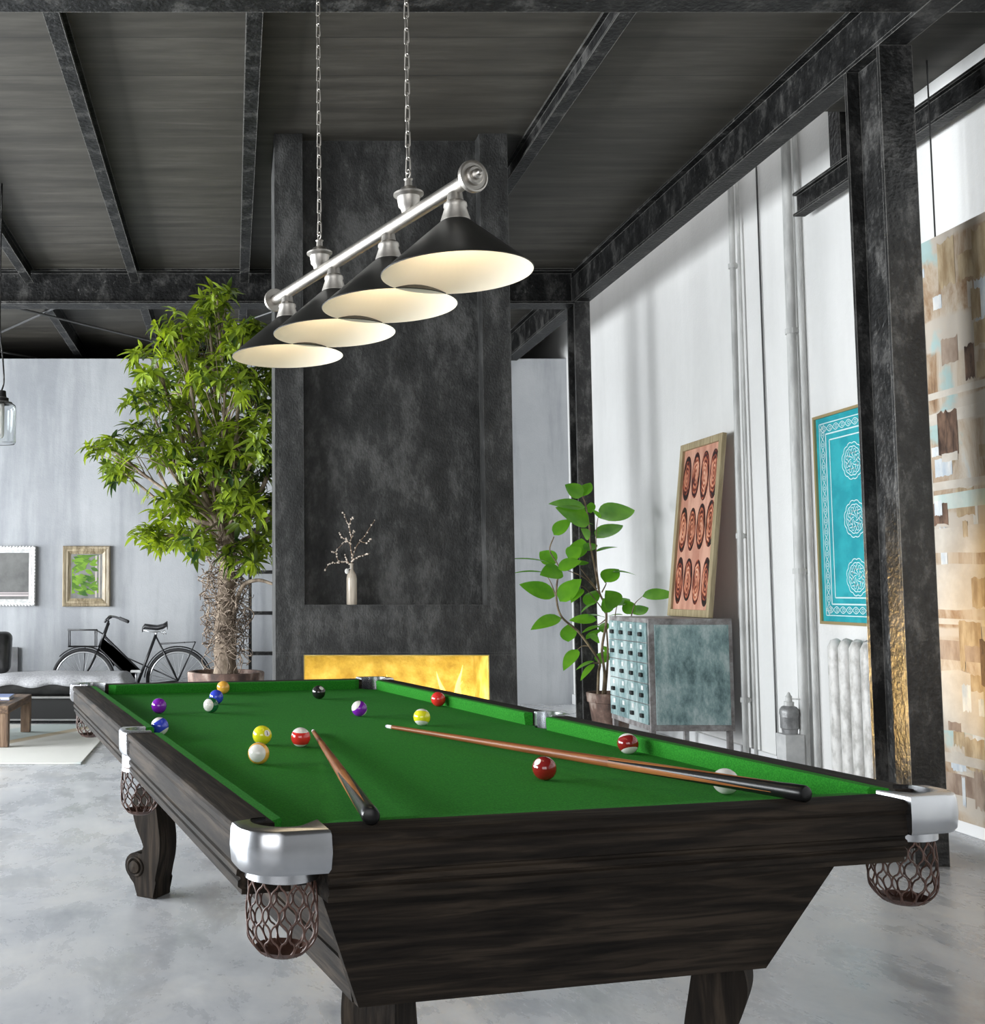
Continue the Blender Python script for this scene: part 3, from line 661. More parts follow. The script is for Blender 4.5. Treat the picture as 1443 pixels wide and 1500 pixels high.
blobs = [(318,432,22,32,0),(306,465,38,30,.1),(265,482,38,28,-.2),(228,528,34,30,-.1),(300,520,55,38,.2),(352,490,38,30,-.2),(383,500,22,30,.2),(262,560,50,30,.25),(330,560,55,40,-.3),(380,560,25,40,.3),
 (215,585,34,26,-.2),(275,610,52,32,.1),(340,620,50,40,.4),(385,630,22,45,-.3),(160,655,34,15,-.15),(205,640,34,20,.1),(180,690,36,18,.2),(235,665,45,28,-.3),(300,670,55,34,-.1),(365,685,38,38,.1),
 (250,750,40,22,-.25),(215,786,26,14,-.2),(255,790,40,18,.15),(310,745,48,26,.3),(355,745,40,30,-.3),(388,750,18,40,.1),(292,795,38,20,-.35),(385,800,22,28,-.1),(355,812,26,20,-.35),(300,715,58,24,.2),(255,728,44,18,-.1),(345,718,40,26,-.3),(345,650,46,32,-.2),(430,560,60,90,.2),(440,680,60,80,.1)]
bbm = BM(); V, Fc = [], []
fork = [tp(334, 800), tp(336, 775), tp(338, 760, .05)]
for bi, (bx, by, rx, ry, dy) in enumerate(blobs):
    c = tp(bx, by, dy); f0 = fork[bi % 3]
    mid = f0.lerp(c, .5) + Vector((random.uniform(-.06, .06), random.uniform(-.08, .08), (-.10 if by < 720 else .04)))
    path = spline([f0, mid, c], 7); n = len(path)
    ln = (c-f0).length
    tube(bbm, path, [max(.006, (.012+.016*min(1, ln/1.5))*(1-.75*i/n)) for i in range(n)], 7)
    sx_, sz_ = rx/F*TY, ry/F*TY; sy_ = min(.45, .75*sx_ + .06)
    nc = max(14, int(rx*ry/F*TY*2.9))
    for q in range(nc):
        while True:
            v = Vector((random.uniform(-1, 1), random.uniform(-1, 1), random.uniform(-1, 1)))
            if .15 < v.length < 1: break
        p = c + Vector((v.x*sx_, v.y*sy_, v.z*sz_))
        st = path[int(n*random.uniform(.62, .98))]
        dirn = (p - c); dirn = (dirn + Vector((0, 0, .08))).normalized()
        if q % 2 == 0:
            tube(bbm, [st, st.lerp(p, .55) + Vector((0, 0, .02)), p], [.0055, .004, .0025], 5)
        nl = random.randint(7, 10); a0 = random.uniform(0, 2*PI)
        axis = (dirn + Vector((random.uniform(-.4, .4), random.uniform(-.4, .4), random.uniform(0, .6)))).normalized()
        xx = axis.orthogonal().normalized(); yy = axis.cross(xx)
        for l in range(nl):
            a = a0 + l*2.4; sp_ = random.uniform(.55, 1.1)
            d = axis*random.uniform(.15, .7) + (xx*math.cos(a) + yy*math.sin(a))*sp_ + Vector((0, 0, -.25))
            L_ = random.uniform(.095, .165)
            leaf_mesh(V, Fc, p + axis*random.uniform(-.03, .02), d, axis + Vector((0, 0, .6)), L_, L_*random.uniform(.24, .32), random.uniform(.3, .75), .2, 4)
for pth in ([(336, 930), (352, 865), (375, 850), (402, 856)], [(340, 800), (375, 780), (402, 745)]):
    P3 = [tp(x, y, -.05*i) for i, (x, y) in enumerate(pth)] ; tube(bbm, spline(P3, 6), [.022-.010*i/18 for i in range(19)], 7)
obj('branch', bbm, M['bark'], tree, True)['kind'] = 'stuff'
obj('foliage', (V, Fc), M['tree_leaf'], tree, True)['kind'] = 'stuff'
bm = BM()
for q in range(430):                          # tangle of aerial roots round the trunk
    z = random.uniform(.72, 1.62); a = random.uniform(0, 2*PI); rr = random.uniform(.07, .19)*(1-.35*abs(z-1.1)/.6)
    p = Vector((rr*math.cos(a), rr*math.sin(a), z)); pts = [p.copy()]
    vel = Vector((-math.sin(a), math.cos(a), random.uniform(-1, 1)))*.03
    for k in range(9):
        vel = vel*.75 + Vector((random.uniform(-1, 1), random.uniform(-1, 1), random.uniform(-1, .8)))*.02
        p = p + vel; h_ = Vector((p.x, p.y, 0))
        if h_.length > .19: vel -= h_*.12
        if h_.length < .06: vel += h_*.3
        pts.append(p.copy())
    tube(bm, spline(pts, 2), random.uniform(.002, .0045), 4)
obj('aerial_root', bm, noisy('dry_root', [(.3, (.085, .058, .042)), (.7, (.36, .285, .22))], nscale=9, rough=.9), tree, True)['kind'] = 'stuff'
# ------------------------------------------------------------------ leafy plant by the cabinet
PY_ = 9.22; px_ = 3.17
pl = thing('potted_plant', 'leafy broad-leaved plant in a terracotta pot beside the blue green cabinet', 'plant', (px_, PY_, 0)); p0 = Vector((px_, PY_, 0))
obj('pot', lathe(BM(), [(0, 0), (.125, 0), (.13, .01), (.172, .30), (.185, .305), (.192, .375), (.186, .382), (.172, .38), (.168, .35), (0, .35)], 36, cap=False), M['terracotta'], pl, 40)
obj('soil', lathe(BM(), [(.168, .352), (.001, .36)], 20, cap=False), M['soil'], pl, True)
zs4 = 4.056
def q4(x, y, dy=0): return at(740 + x/zs4, 690 + y/zs4, PY_+dy) - p0
stems = [[(540,1315),(555,1200),(560,1135),(500,1040),(430,950),(335,865),(305,760),(310,650),(330,600),(310,550),(265,470),(290,390)],
 [(580,1315),(590,1200),(575,1060),(600,900),(595,800),(560,720),(530,560),(505,430),(500,330),(480,210),(460,150)], [(600,1315),(610,1100),(600,900)],
 [(570,740),(480,640),(370,590),(330,570)], [(575,720),(600,670),(590,660)], [(560,700),(545,580),(540,420),(545,320),(560,240)], [(545,700),(480,620),(440,570)],
 [(600,850),(540,770),(470,690),(430,690)], [(640,1000),(655,850),(665,800)], [(700,1000),(750,860),(770,790),(815,745)], [(500,1040),(460,1040),(430,1060)], [(300,740),(270,660),(235,605)], [(335,870),(330,880),(325,880)], [(560,1140),(530,1140),(525,1135)], [(600,880),(560,910),(540,905)]]
bm = BM()
for si, s in enumerate(stems):
    P3 = [q4(x, y, 0 if si < 3 else .05*math.sin(si*1.9)*min(1, j)) for j, (x, y) in enumerate(s)]
    P3[0] = P3[0] if si > 2 else Vector((P3[0].x, (si-1)*.04, .34))
    sp = spline(P3, 5); n = len(sp); r0 = .0125 if si < 3 else .006
    tube(bm, sp, [r0*(1-.62*i/n) for i in range(n)], 7)
obj('stem', bm, noisy('green_brown_stem', [(.3, (.10, .065, .04)), (.7, (.25, .19, .11))], nscale=12, rough=.7), pl, True)
L4 = [((460,150),(372,95),70),((460,150),(500,75),62),((475,215),(305,200),60),((480,250),(355,225),55),((500,315),(345,240),95),((510,250),(505,190),45),((290,380),(375,300),70),((400,300),(510,310),40),((560,280),(750,235),125),((560,280),(530,230),35),((540,400),(685,325),85),((500,400),(470,360),45),
 ((430,520),(445,410),85),((375,520),(440,465),80),((540,480),(650,450),40),((470,470),(540,440),55),((300,555),(62,515),34),((300,550),(212,490),75),((315,580),(430,545),65),((430,560),(490,540),45),((340,600),(235,615),95),((235,605),(72,600),32),((295,745),(118,690),82),((325,775),(430,660),90),((440,660),(390,720),70),((460,700),(405,765),45),
 ((490,805),(540,715),70),((450,845),(520,785),40),((590,660),(665,590),85),((640,600),(760,610),42),((330,870),(188,930),70),((375,1015),(380,915),72),((430,1060),(362,1160),58),((545,885),(402,890),50),((570,920),(475,950),32),((480,1000),(570,940),42),((530,1130),(435,1170),36),((530,1145),(460,1225),34),((575,1145),(590,1075),70),
 ((665,805),(615,740),85),((665,800),(730,760),62),((620,840),(590,780),50),((755,850),(715,780),60),((760,850),(842,815),62),((815,745),(995,740),62),((700,855),(620,858),24),((590,870),(510,855),36),((580,960),(595,900),45),((560,1010),(510,985),48),((590,1040),(600,1070),34)]
lp = lambda t: (math.sin(PI*t**.75))**.8 if 0 < t < 1 else .02
for i, (a, b, w) in enumerate(L4):
    dy = .14*math.sin(i*2.7); A_ = q4(*a, dy*.4); B_ = q4(*b, dy); d = B_-A_; L_ = d.length*1.22
    V, Fc = [], []
    view = (Vector((0, 0, CAMZ)) - (p0 + A_)).normalized()
    nrm = view*.75 + Vector((0, 0, .55)) + Vector((-.25, 0, 0))
    if w < 45: nrm = Vector((0, -.25, 1))
    ww = w/zs4/F*PY_*1.38
    leaf_mesh(V, Fc, Vector((0, 0, 0)), d + Vector((0, 0, .10*L_)), nrm, L_, ww, .35, .10, 9, lp)
    o = obj('leaf', (V, Fc), M['plant_leaf'], pl, True, loc=A_)
# ------------------------------------------------------------------ card cabinet
M['teal_patina'] = noisy('worn_blue_green_paint', [(.30, (.085, .15, .155)), (.48, (.24, .36, .36)), (.66, (.50, .60, .59))], scale=(1, 1, .5), nscale=5, detail=12, rough=.55, nrough=.75, bump=.1)
M['grey_patina'] = noisy('worn_grey_metal', [(.3, (.15, .135, .13)), (.5, (.26, .24, .235)), (.7, (.38, .375, .37))], nscale=9, detail=8, rough=.55, nrough=.7)
CXa, CXb, CYa, CYb, CZa, CZb = 3.03, 3.655, 8.0, 8.82, .215, 1.03
cab = thing('card_cabinet', 'worn blue green metal card cabinet with many small drawers by the white wall', 'cabinet', (CXa, CYa, 0))
cw, cdp = CXb-CXa, CYb-CYa
bm = BM(); box(bm, .012, cw, 0.0, cdp, CZa, CZb, .003)
obj('carcass', bm, M['grey_patina'], cab)
obj('side_panel', B(.055, cw-.028, -.004, .004, CZa+.045, CZb-.045, .002), M['teal_patina'], cab)
for y in (.0, cdp-.05):
    for x in (.015, cw-.05): obj('leg', B(x, x+.035, y+.004, y+.04, 0, CZa), M['grey_patina'], cab)
hd = mat('black_cup_pull', (.015, .015, .015), .4); lb = mat('white_card_label', (.75, .76, .74), .6)
dh, dw = (CZb-CZa-.07)/5, (cdp-.03)/4
for r in range(5):
    for c in range(4):
        y0 = .015 + c*dw; z0 = CZa + .04 + r*dh
        d = obj('drawer', B(0, .014, y0+.003, y0+dw-.003, z0+.003, z0+dh-.003, .002), M['teal_patina'], cab)
        ym = y0+dw/2
        obj('handle', B(-.022, .0, ym-.022, ym+.022, z0+dh*.30, z0+dh*.30+.032, .006), hd, d)
        obj('label_card', B(-.003, .001, ym-.02, ym+.02, z0+dh*.66, z0+dh*.88), lb, d)
# ------------------------------------------------------------------ leaning agate print
M['light_wood'] = wood('pale_oak_frame', [(.3, (.30, .235, .13)), (.7, (.46, .38, .23))], 2, 3, 12, .5, .05)
A0 = Vector((3.535, 8.04, 1.0305)); tilt = math.atan2(.15, 1.38)
pr = thing('framed_print', 'tall framed print of reddish agate slices leaning on top of the cabinet', 'picture', A0)
pr.rotation_euler = (0, tilt, 0)
PWd, PHt, FT = .76, 1.385, .035
bm = BM(); fw = .055
box(bm, -FT, 0, 0, fw, 0, PHt, .003); box(bm, -FT, 0, PWd-fw, PWd, 0, PHt, .003); box(bm, -FT, 0, fw, PWd-fw, 0, fw, .003); box(bm, -FT, 0, fw, PWd-fw, PHt-fw, PHt, .003)
obj('frame', bm, M['light_wood'], pr)
obj('print', B(-.014, -.004, fw, PWd-fw, fw, PHt-fw), noisy('pink_tan_paper', [(.3, (.50, .22, .15)), (.7, (.72, .40, .29))], scale=(1, 2, .4), nscale=4, rough=.45), pr)
def agate_mat():
    m, nt, b = new_mat('agate_rings'); L = nt.links
    tc = N(nt, 'ShaderNodeTexCoord'); mp = N(nt, 'ShaderNodeMapping'); mp.inputs['Scale'].default_value = (0, 1/.068, 1/.165); L.new(tc.outputs['Object'], mp.inputs['Vector'])
    oi = N(nt, 'ShaderNodeObjectInfo'); n = N(nt, 'ShaderNodeTexNoise', Scale=2.4, Detail=3, noise_dimensions='4D'); L.new(mp.outputs['Vector'], n.inputs['Vector'])
    mw = N(nt, 'ShaderNodeMath', operation='MULTIPLY'); L.new(oi.outputs['Random'], mw.inputs[0]); mw.inputs[1].default_value = 20; L.new(mw.outputs[0], n.inputs['W'])
    ln = N(nt, 'ShaderNodeVectorMath', operation='LENGTH'); L.new(mp.outputs['Vector'], ln.inputs[0])
    ad = N(nt, 'ShaderNodeMath', operation='MULTIPLY_ADD'); L.new(n.outputs['Fac'], ad.inputs[0]); ad.inputs[1].default_value = .32; L.new(ln.outputs['Value'], ad.inputs[2])
    sn = N(nt, 'ShaderNodeMath', operation='MULTIPLY'); L.new(ad.outputs[0], sn.inputs[0]); sn.inputs[1].default_value = 27
    s2 = N(nt, 'ShaderNodeMath', operation='SINE'); L.new(sn.outputs[0], s2.inputs[0])
    n5 = N(nt, 'ShaderNodeTexNoise', Scale=1.3, Detail=2, noise_dimensions='4D'); L.new(mp.outputs['Vector'], n5.inputs['Vector']); L.new(mw.outputs[0], n5.inputs['W'])
    ma = N(nt, 'ShaderNodeMath', operation='MULTIPLY_ADD'); L.new(s2.outputs[0], ma.inputs[0]); ma.inputs[1].default_value = .13; L.new(n5.outputs['Fac'], ma.inputs[2])
    eg = N(nt, 'ShaderNodeMapRange'); eg.inputs['From Min'].default_value = .72; eg.inputs['From Max'].default_value = 1.0; eg.inputs['To Max'].default_value = .28; L.new(ln.outputs['Value'], eg.inputs['Value'])
    sb = N(nt, 'ShaderNodeMath', operation='SUBTRACT'); L.new(ma.outputs[0], sb.inputs[0]); L.new(eg.outputs['Result'], sb.inputs[1])
    L.new(ramp(nt, sb.outputs[0], [(.20, (.012, .003, .003)), (.36, (.10, .012, .008)), (.46, (.34, .07, .03)), (.58, (.62, .24, .13)), (.72, (.76, .46, .33))]), b.inputs['Base Color']); b.inputs['Roughness'].default_value = .4
    return m
M['agate'] = agate_mat()
for r in range(3):
    for c in range(4):
        ry, rz = random.uniform(.066, .076), random.uniform(.165, .19)
        if r == 2: rz *= 1.05
        bm = BM(); vs = [bm.verts.new((x_, ry*math.cos(a), rz*math.sin(a))) for x_ in (0, -.003) for a in [2*PI*q/40 for q in range(40)]]
        bm.faces.new(vs[:40]); bm.faces.new(vs[40:][::-1])
        for q in range(40): bm.faces.new((vs[q], vs[(q+1) % 40], vs[40+(q+1) % 40], vs[40+q]))
        obj('agate_slice', bm, M['agate'], pr, loc=(-.0145, fw + (PWd-2*fw)*(c+.5)/4, fw + (PHt-2*fw)*(r+.5)/3 + random.uniform(-.03, .03)))
# ------------------------------------------------------------------ pipes on the white wall
def pipe(name, y, x, r, z0, z1, label, clamps=(), m='pipe_grey', bend=0, y2=None):
    o = thing(name, label, 'pipe', (x, y, z0))
    y2 = y if y2 is None else y2
    pts = [Vector((0, (y2-y)*t, (z1-z0)*t)) for t in [k/10 for k in range(11)]]
    obj('tube', tube(BM(), pts, r, 12), M[m], o, True)
    for zc in clamps:
        f_ = (zc-z0)/(z1-z0)
        bm = BM(); lathe(bm, [(r+.004, -.018), (r+.009, -.018), (r+.009, .018), (r+.004, .018)], 14, (0, (y2-y)*f_, zc-z0), cap=False)
        box(bm, r, 3.74-x, (y2-y)*f_-.012, (y2-y)*f_+.012, zc-z0-.012, zc-z0+.012); obj('clamp', bm, M['pipe_grey'], o)
    return o
pipe('wall_pipe', 7.92, 3.69, .021, 0, 4.66, 'left pair, thicker grey pipe with wall clamps above the cabinet end', (3.62, 1.63, .45), y2=7.86)
pipe('wall_pipe', 7.80, 3.705, .012, 0, 4.66, 'thin grey pipe close beside the clamped thicker pipe right of the cabinet', ())
pipe('wall_cable', 7.545, 3.728, .006, 0, 4.66, 'thin dark cable running straight up the white wall between the pipe pairs', (), 'rod')
pipe('wall_pipe', 7.105, 3.69, .030, 0, 4.66, 'thickest grey pipe on the white wall, left of the turquoise picture', (2.94, 1.36), y2=7.06)
pipe('wall_pipe', 7.0, 3.712, .017, 0, 4.66, 'slim pale pipe between the thickest pipe and the turquoise picture', (), y2=6.985)
# ------------------------------------------------------------------ turquoise picture
ty0, ty1, tz0, tz1 = 6.075, 6.895, 1.025, 2.335
tq = thing('ornamental_picture', 'turquoise ornamental picture with white medallions and thin gold frame', 'picture', (3.735, ty0, tz0))
tw, thh = ty1-ty0, tz1-tz0
bm = BM(); g = .018
box(bm, -.03, 0, 0, g, 0, thh); box(bm, -.03, 0, tw-g, tw, 0, thh); box(bm, -.03, 0, g, tw-g, 0, g); box(bm, -.03, 0, g, tw-g, thh-g, thh)
obj('frame', bm, mat('thin_gold_frame', (.42, .32, .15), .4, .4), tq)
obj('panel', B(-.016, -.004, g, tw-g, g, thh-g), noisy('turquoise_print', [(.35, (.006, .30, .36)), (.65, (.02, .40, .45))], nscale=6, rough=.4), tq)
M['white_line'] = mat('white_printed_line', (.62, .78, .78), .5)
def strip(bm, pts, w, x=-.0165):
    n = len(pts); L_, R2 = [], []
    for i, (a, b) in enumerate(pts):
        da = pts[min(i+1, n-1)][0]-pts[max(i-1, 0)][0]; db = pts[min(i+1, n-1)][1]-pts[max(i-1, 0)][1]; l = math.hypot(da, db) or 1
        nx, nz = -db/l*w/2, da/l*w/2
        L_.append(bm.verts.new((x, a+nx, b+nz))); R2.append(bm.verts.new((x, a-nx, b-nz)))
    for i in range(n-1): bm.faces.new((L_[i], L_[i+1], R2[i+1], R2[i]))
def rect(bm, i, w): 
    a0, a1, b0, b1 = i, tw-i, i, thh-i
    strip(bm, [(a0, b0), (a1, b0)], w); strip(bm, [(a0, b1), (a1, b1)], w); strip(bm, [(a0, b0), (a0, b1)], w); strip(bm, [(a1, b0), (a1, b1)], w)
bm = BM(); rect(bm, .055, .006); rect(bm, .125, .009); rect(bm, .165, .008)
def scroll(a0, b0, a1, b1):
    L_ = math.hypot(a1-a0, b1-b0); n = int(L_/.012); ux, uz = (a1-a0)/L_, (b1-b0)/L_
    for ph in (0, PI):
        strip(bm, [(a0+ux*L_*i/n - uz*.020*math.sin(i*.55+ph), b0+uz*L_*i/n + ux*.020*math.sin(i*.55+ph)) for i in range(n+1)], .005)
    for k in range(int(L_/.0685)):
        t = (k+.5)*.0685; c0, c1 = a0+ux*t, b0+uz*t
        strip(bm, [(c0+.010*math.cos(q*.7), c1+.010*math.sin(q*.7)) for q in range(10)], .004)
scroll(.09, .06, .09, thh-.06); scroll(tw-.09, .06, tw-.09, thh-.06); scroll(.06, .09, tw-.06, .09); scroll(.06, thh-.09, tw-.06, thh-.09)
obj('printed_border', bm, M['white_line'], tq)
for zc in (2.011, 1.662, 1.313):
    bm = BM(); R = .105
    for rr, k, am in ((R, 12, .08), (R*.80, 12, .06), (R*.42, 8, .2)):
        strip(bm, [(rr*(1+am*abs(math.sin(k/2*a)))*math.cos(a), rr*(1+am*abs(math.sin(k/2*a)))*math.sin(a)) for a in [2*PI*q/96 for q in range(97)]], .0055, 0)
    for k in range(8):
        a = 2*PI*k/8; strip(bm, [(R*t*math.cos(a)-R*.10*math.sin(t*9)*math.sin(a), R*t*math.sin(a)+R*.10*math.sin(t*9)*math.cos(a)) for t in [.1+.65*q/14 for q in range(15)]], .005, 0)
        strip(bm, [(R*.6*math.cos(a+.39)+.012*math.cos(q*.7), R*.6*math.sin(a+.39)+.012*math.sin(q*.7)) for q in range(10)], .004, 0)
    obj('medallion', bm, M['white_line'], tq, loc=(-.0165, 6.486-ty0, zc-tz0))
# ------------------------------------------------------------------ radiator
M['rad'] = noisy('chipped_white_radiator_paint', [(.3, (.40, .39, .37)), (.5, (.58, .57, .55)), (.7, (.68, .67, .65))], scale=(1, 1, .5), nscale=22, detail=8, rough=.45, bump=.12)
ra = thing('radiator', 'old cast iron column radiator on the white wall below the turquoise picture', 'radiator', (3.60, 6.52, 0))
for i in range(5):
    y = -.05 - i*.112; bm = BM()
    for x in (-.038, .038):
        pts = [(x, y, .10 + (.80)*k/12) for k in range(13)]
        tube(bm, [(x*.6, y, .075)] + pts + [(x*.8, y, .925), (x*.4, y, .94)], [.030] + [.043]*13 + [.036, .02], 14)
    box(bm, -.05, .05, y-.03, y+.03, .07, .13, .02); box(bm, -.05, .05, y-.03, y+.03, .86, .925, .02)
    tube(bm, [(0, y-.056, .895), (0, y+.056, .895)], .028, 12); tube(bm, [(0, y-.056, .10), (0, y+.056, .10)], .028, 12)
    obj('section', bm, M['rad'], ra, 50)
bm = BM()
for y in (-.05, -.05-4*.112): box(bm, -.04, .04, y-.02, y+.02, 0, .08, .006)
obj('foot', bm, M['rad'], ra)
# ------------------------------------------------------------------ valve on its box
bx = tag(obj('pedestal_box', B(-.062, .062, -.062, .062, 0, .31, .004), noisy('pale_grey_box', [(.3, (.42, .42, .42)), (.7, (.55, .55, .54))], nscale=9, rough=.6), loc=(3.61, 7.13, 0)), 'pale grey square box standing against the white wall left of the radiator', 'box')
vl = thing('valve_canister', 'small dark grey metal canister with valve top standing on the pale box', 'canister', (3.61, 7.13, .31))
gm = noisy('dull_grey_metal', [(.3, (.16, .16, .16)), (.7, (.30, .30, .30))], nscale=14, rough=.42, metal=.3)
obj('body', lathe(BM(), [(.045, 0), (.048, .03), (.054, .035), (.055, .045), (.055, .105), (.0565, .108), (.055, .112), (.060, .13), (.057, .155), (.046, .172), (.030, .180)], 28), gm, vl, 40)
obj('neck', lathe(BM(), [(.030, .178), (.031, .205), (.020, .207), (.019, .235), (.021, .237), (.012, .250), (.008, .262), (.002, .268)], 20), M['pipe_grey'], vl, 40)
obj('side_valve', tube(BM(), [(0, 0, .225), (.03, -.03, .225), (.05, -.04, .225)], .005, 8), M['pipe_grey'], vl)
# ------------------------------------------------------------------ abstract painting with its wire
def abstract():
    m, nt, b = new_mat('abstract_paint'); L = nt.links
    v = coords(nt, (1, 2.4, .8)); n1 = N(nt, 'ShaderNodeTexNoise', Scale=1.7, Detail=9, Roughness=.72, Distortion=.8); L.new(v, n1.inputs['Vector'])
    c1 = ramp(nt, n1.outputs['Fac'], [(.30, (.07, .03, .018)), (.40, (.30, .19, .11)), (.5, (.45, .36, .27)), (.62, (.56, .50, .42)), (.72, (.54, .57, .57))])
    v2 = coords(nt, (1, .5, 2.6)); n2 = N(nt, 'ShaderNodeTexNoise', Scale=1.5, Detail=4, Roughness=.5); L.new(v2, n2.inputs['Vector'])
    f2 = ramp(nt, n2.outputs['Fac'], [(.52, (0, 0, 0)), (.56, (1, 1, 1))])
    m1 = N(nt, 'ShaderNodeMix', data_type='RGBA'); L.new(f2, m1.inputs['Factor']); L.new(c1, m1.inputs['A']); m1.inputs['B'].default_value = (.50, .445, .38, 1)
    v3 = coords(nt, (1, 1.4, 1.4)); n3 = N(nt, 'ShaderNodeTexNoise', Scale=2.1, Detail=6); L.new(v3, n3.inputs['Vector'])
    f3 = ramp(nt, n3.outputs['Fac'], [(.61, (0, 0, 0)), (.66, (.8, .8, .8))])
    m2 = N(nt, 'ShaderNodeMix', data_type='RGBA'); L.new(f3, m2.inputs['Factor']); L.new(m1.outputs['Result'], m2.inputs['A']); m2.inputs['B'].default_value = (.33, .50, .50, 1)
    L.new(m2.outputs['Result'], b.inputs['Base Color']); b.inputs['Roughness'].default_value = .3; return m
ap = thing('abstract_painting', 'huge beige and brown abstract painting on the right wall beyond the tall column', 'painting', (3.55, 4.2, .115))
obj('canvas', B(0, .03, 0, 1.75, 0, 2.90), abstract(), ap)
bm = BM(); rng = random.Random(3)
def dab(bm, y, z, w, h_, mi):
    n = 9; x = -.0015 - .0004*rng.random()
    top = [(y + w*i/n, z + h_ + rng.uniform(-.03, .03)*h_*2) for i in range(n+1)]; bot = [(y + w*i/n, z + rng.uniform(-.03, .03)*h_*2) for i in range(n+1)]
    A = [bm.verts.new((x, a, b)) for a, b in top]; C_ = [bm.verts.new((x, a, b)) for a, b in bot]
    for i in range(n): bm.faces.new((A[i], A[i+1], C_[i+1], C_[i])).material_index = mi
for z, h_, mi in ((.42, .30, 0), (.78, .09, 1), (1.02, .22, 0), (1.30, .13, 0), (1.52, .08, 2), (1.95, .06, 0), (2.08, .035, 0), (1.62, .04, 0), (.95, .03, 0), (.27, .05, 0), (.12, .10, 1)):
    dab(bm, .02, z, 1.71, h_, mi)
for q in range(170):
    z = rng.choice((.16, .45, .55, .75, 1.15, 1.4, 1.65, 1.8, 2.2, 2.45, 2.6, 2.7)) + rng.uniform(-.12, .12); y = rng.uniform(.05, 1.6); wv = rng.uniform(.02, .16); hv = rng.uniform(.03, .26)
    if z + hv < 2.86 and z > .06: dab(bm, y, z, min(wv, 1.72-y), hv, rng.choice((0, 1, 3, 3, 4, 5, 5)))
obj('paint_band', bm, [noisy('cream_paint', [(.3, (.47, .42, .36)), (.7, (.60, .55, .48))], nscale=5, rough=.3), noisy('umber_paint', [(.3, (.22, .15, .11)), (.7, (.42, .33, .26))], scale=(1, 3, 1), nscale=4, rough=.3), noisy('pale_teal_paint', [(.3, (.36, .50, .48)), (.7, (.58, .62, .57))], scale=(1, 2, 1), nscale=3, rough=.3), noisy('ochre_paint', [(.3, (.30, .21, .12)), (.7, (.52, .42, .28))], scale=(1, 4, 1), nscale=5, rough=.3), noisy('dark_sepia_paint', [(.3, (.035, .018, .012)), (.7, (.20, .12, .08))], scale=(1, 3, 1), nscale=8, rough=.3), noisy('chalky_blue_white_paint', [(.3, (.42, .48, .54)), (.7, (.70, .70, .68))], scale=(1, 2, 1), nscale=6, rough=.3)], ap)
obj('hanging_wire', tube(BM(), [(.015, 1.205, 2.90), (.015, 1.205, 3.83)], .004, 6), M['rod'], ap)
obj('hanging_wire', tube(BM(), [(.015, .4, 2.90), (.015, .4, 3.83)], .004, 6), M['rod'], ap)
# ------------------------------------------------------------------ framed panels on the back wall
BY = 12.025
def framed(name, x0, x1, z0, z1, fw, m_frame, label, cat, carve=False, ridge=True):
    o = thing(name, label, cat, ((x0+x1)/2, BY, z0)); w, hh = x1-x0, z1-z0
    prof = [(0, 0), (0, .04), (fw*.12, .055), (fw*.3, .05), (fw*.45, .042), (fw*.62, .046), (fw*.8, .034), (fw, .026), (fw, 0)]
    bm = BM(); rings = []
    for cx_, cz_, sx_, sz_ in ((-w/2, 0, 1, 1), (w/2, 0, -1, 1), (w/2, hh, -1, -1), (-w/2, hh, 1, -1)):
        rings.append([bm.verts.new((cx_ + sx_*a, -d, cz_ + sz_*a)) for a, d in prof])
    for k in range(4):
        A, C_ = rings[k], rings[(k+1) % 4]
        for i in range(len(prof)-1): bm.faces.new((A[i], C_[i], C_[i+1], A[i+1]))
    if carve:
        for k in range(4):
            a, b = rings[k][2].co, rings[(k+1) % 4][2].co; n = int((b-a).length/.035)
            for i in range(n): sphere(bm, a.lerp(b, (i+.5)/n) + Vector((0, .004, 0)), .014, 6, 4, (1, .6, 1))
    obj('frame', bm, m_frame, o, 30); return o, w, hh
M['old_gold'] = wood('old_gold_frame', [(.3, (.17, .13, .075)), (.7, (.40, .33, .22))], 2, 4, 8, .4, .1)
M['white_frame'] = noisy('whitewashed_frame', [(.3, (.50, .50, .49)), (.7, (.72, .72, .71))], nscale=30, rough=.5, bump=.3)
o, w, hh = framed('framed_panel', -1.863, -1.340, 1.061, 1.728, .09, M['old_gold'], 'gold framed mirror with a painted reflection of green leaves on the grey back wall above the bicycle', 'picture')
obj('inset_panel', B(-w/2+.09, w/2-.09, -.026, -.015, .09, hh-.09), noisy('grey_green_reflection', [(.3, (.12, .12, .11)), (.7, (.22, .22, .21))], nscale=6, rough=.35), o)  # mirror face, its grey reflection painted as flat colour
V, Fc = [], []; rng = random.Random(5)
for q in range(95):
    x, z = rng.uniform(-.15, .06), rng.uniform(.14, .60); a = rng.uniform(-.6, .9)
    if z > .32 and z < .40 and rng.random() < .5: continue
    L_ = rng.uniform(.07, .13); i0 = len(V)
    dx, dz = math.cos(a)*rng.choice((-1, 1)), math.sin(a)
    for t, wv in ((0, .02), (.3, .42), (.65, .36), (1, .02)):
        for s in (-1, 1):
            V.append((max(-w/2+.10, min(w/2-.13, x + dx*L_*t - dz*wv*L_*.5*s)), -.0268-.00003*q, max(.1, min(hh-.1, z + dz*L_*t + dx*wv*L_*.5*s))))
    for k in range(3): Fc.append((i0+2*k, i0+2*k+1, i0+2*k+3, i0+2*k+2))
obj('painted_leaf_reflection', (V, Fc), leaf_mat('reflected_leaf_paint', (.05, .16, .02), (.34, .60, .05), (1, 1, 1), .5), o)  # leaf shapes painted in place of the plants the mirror reflects
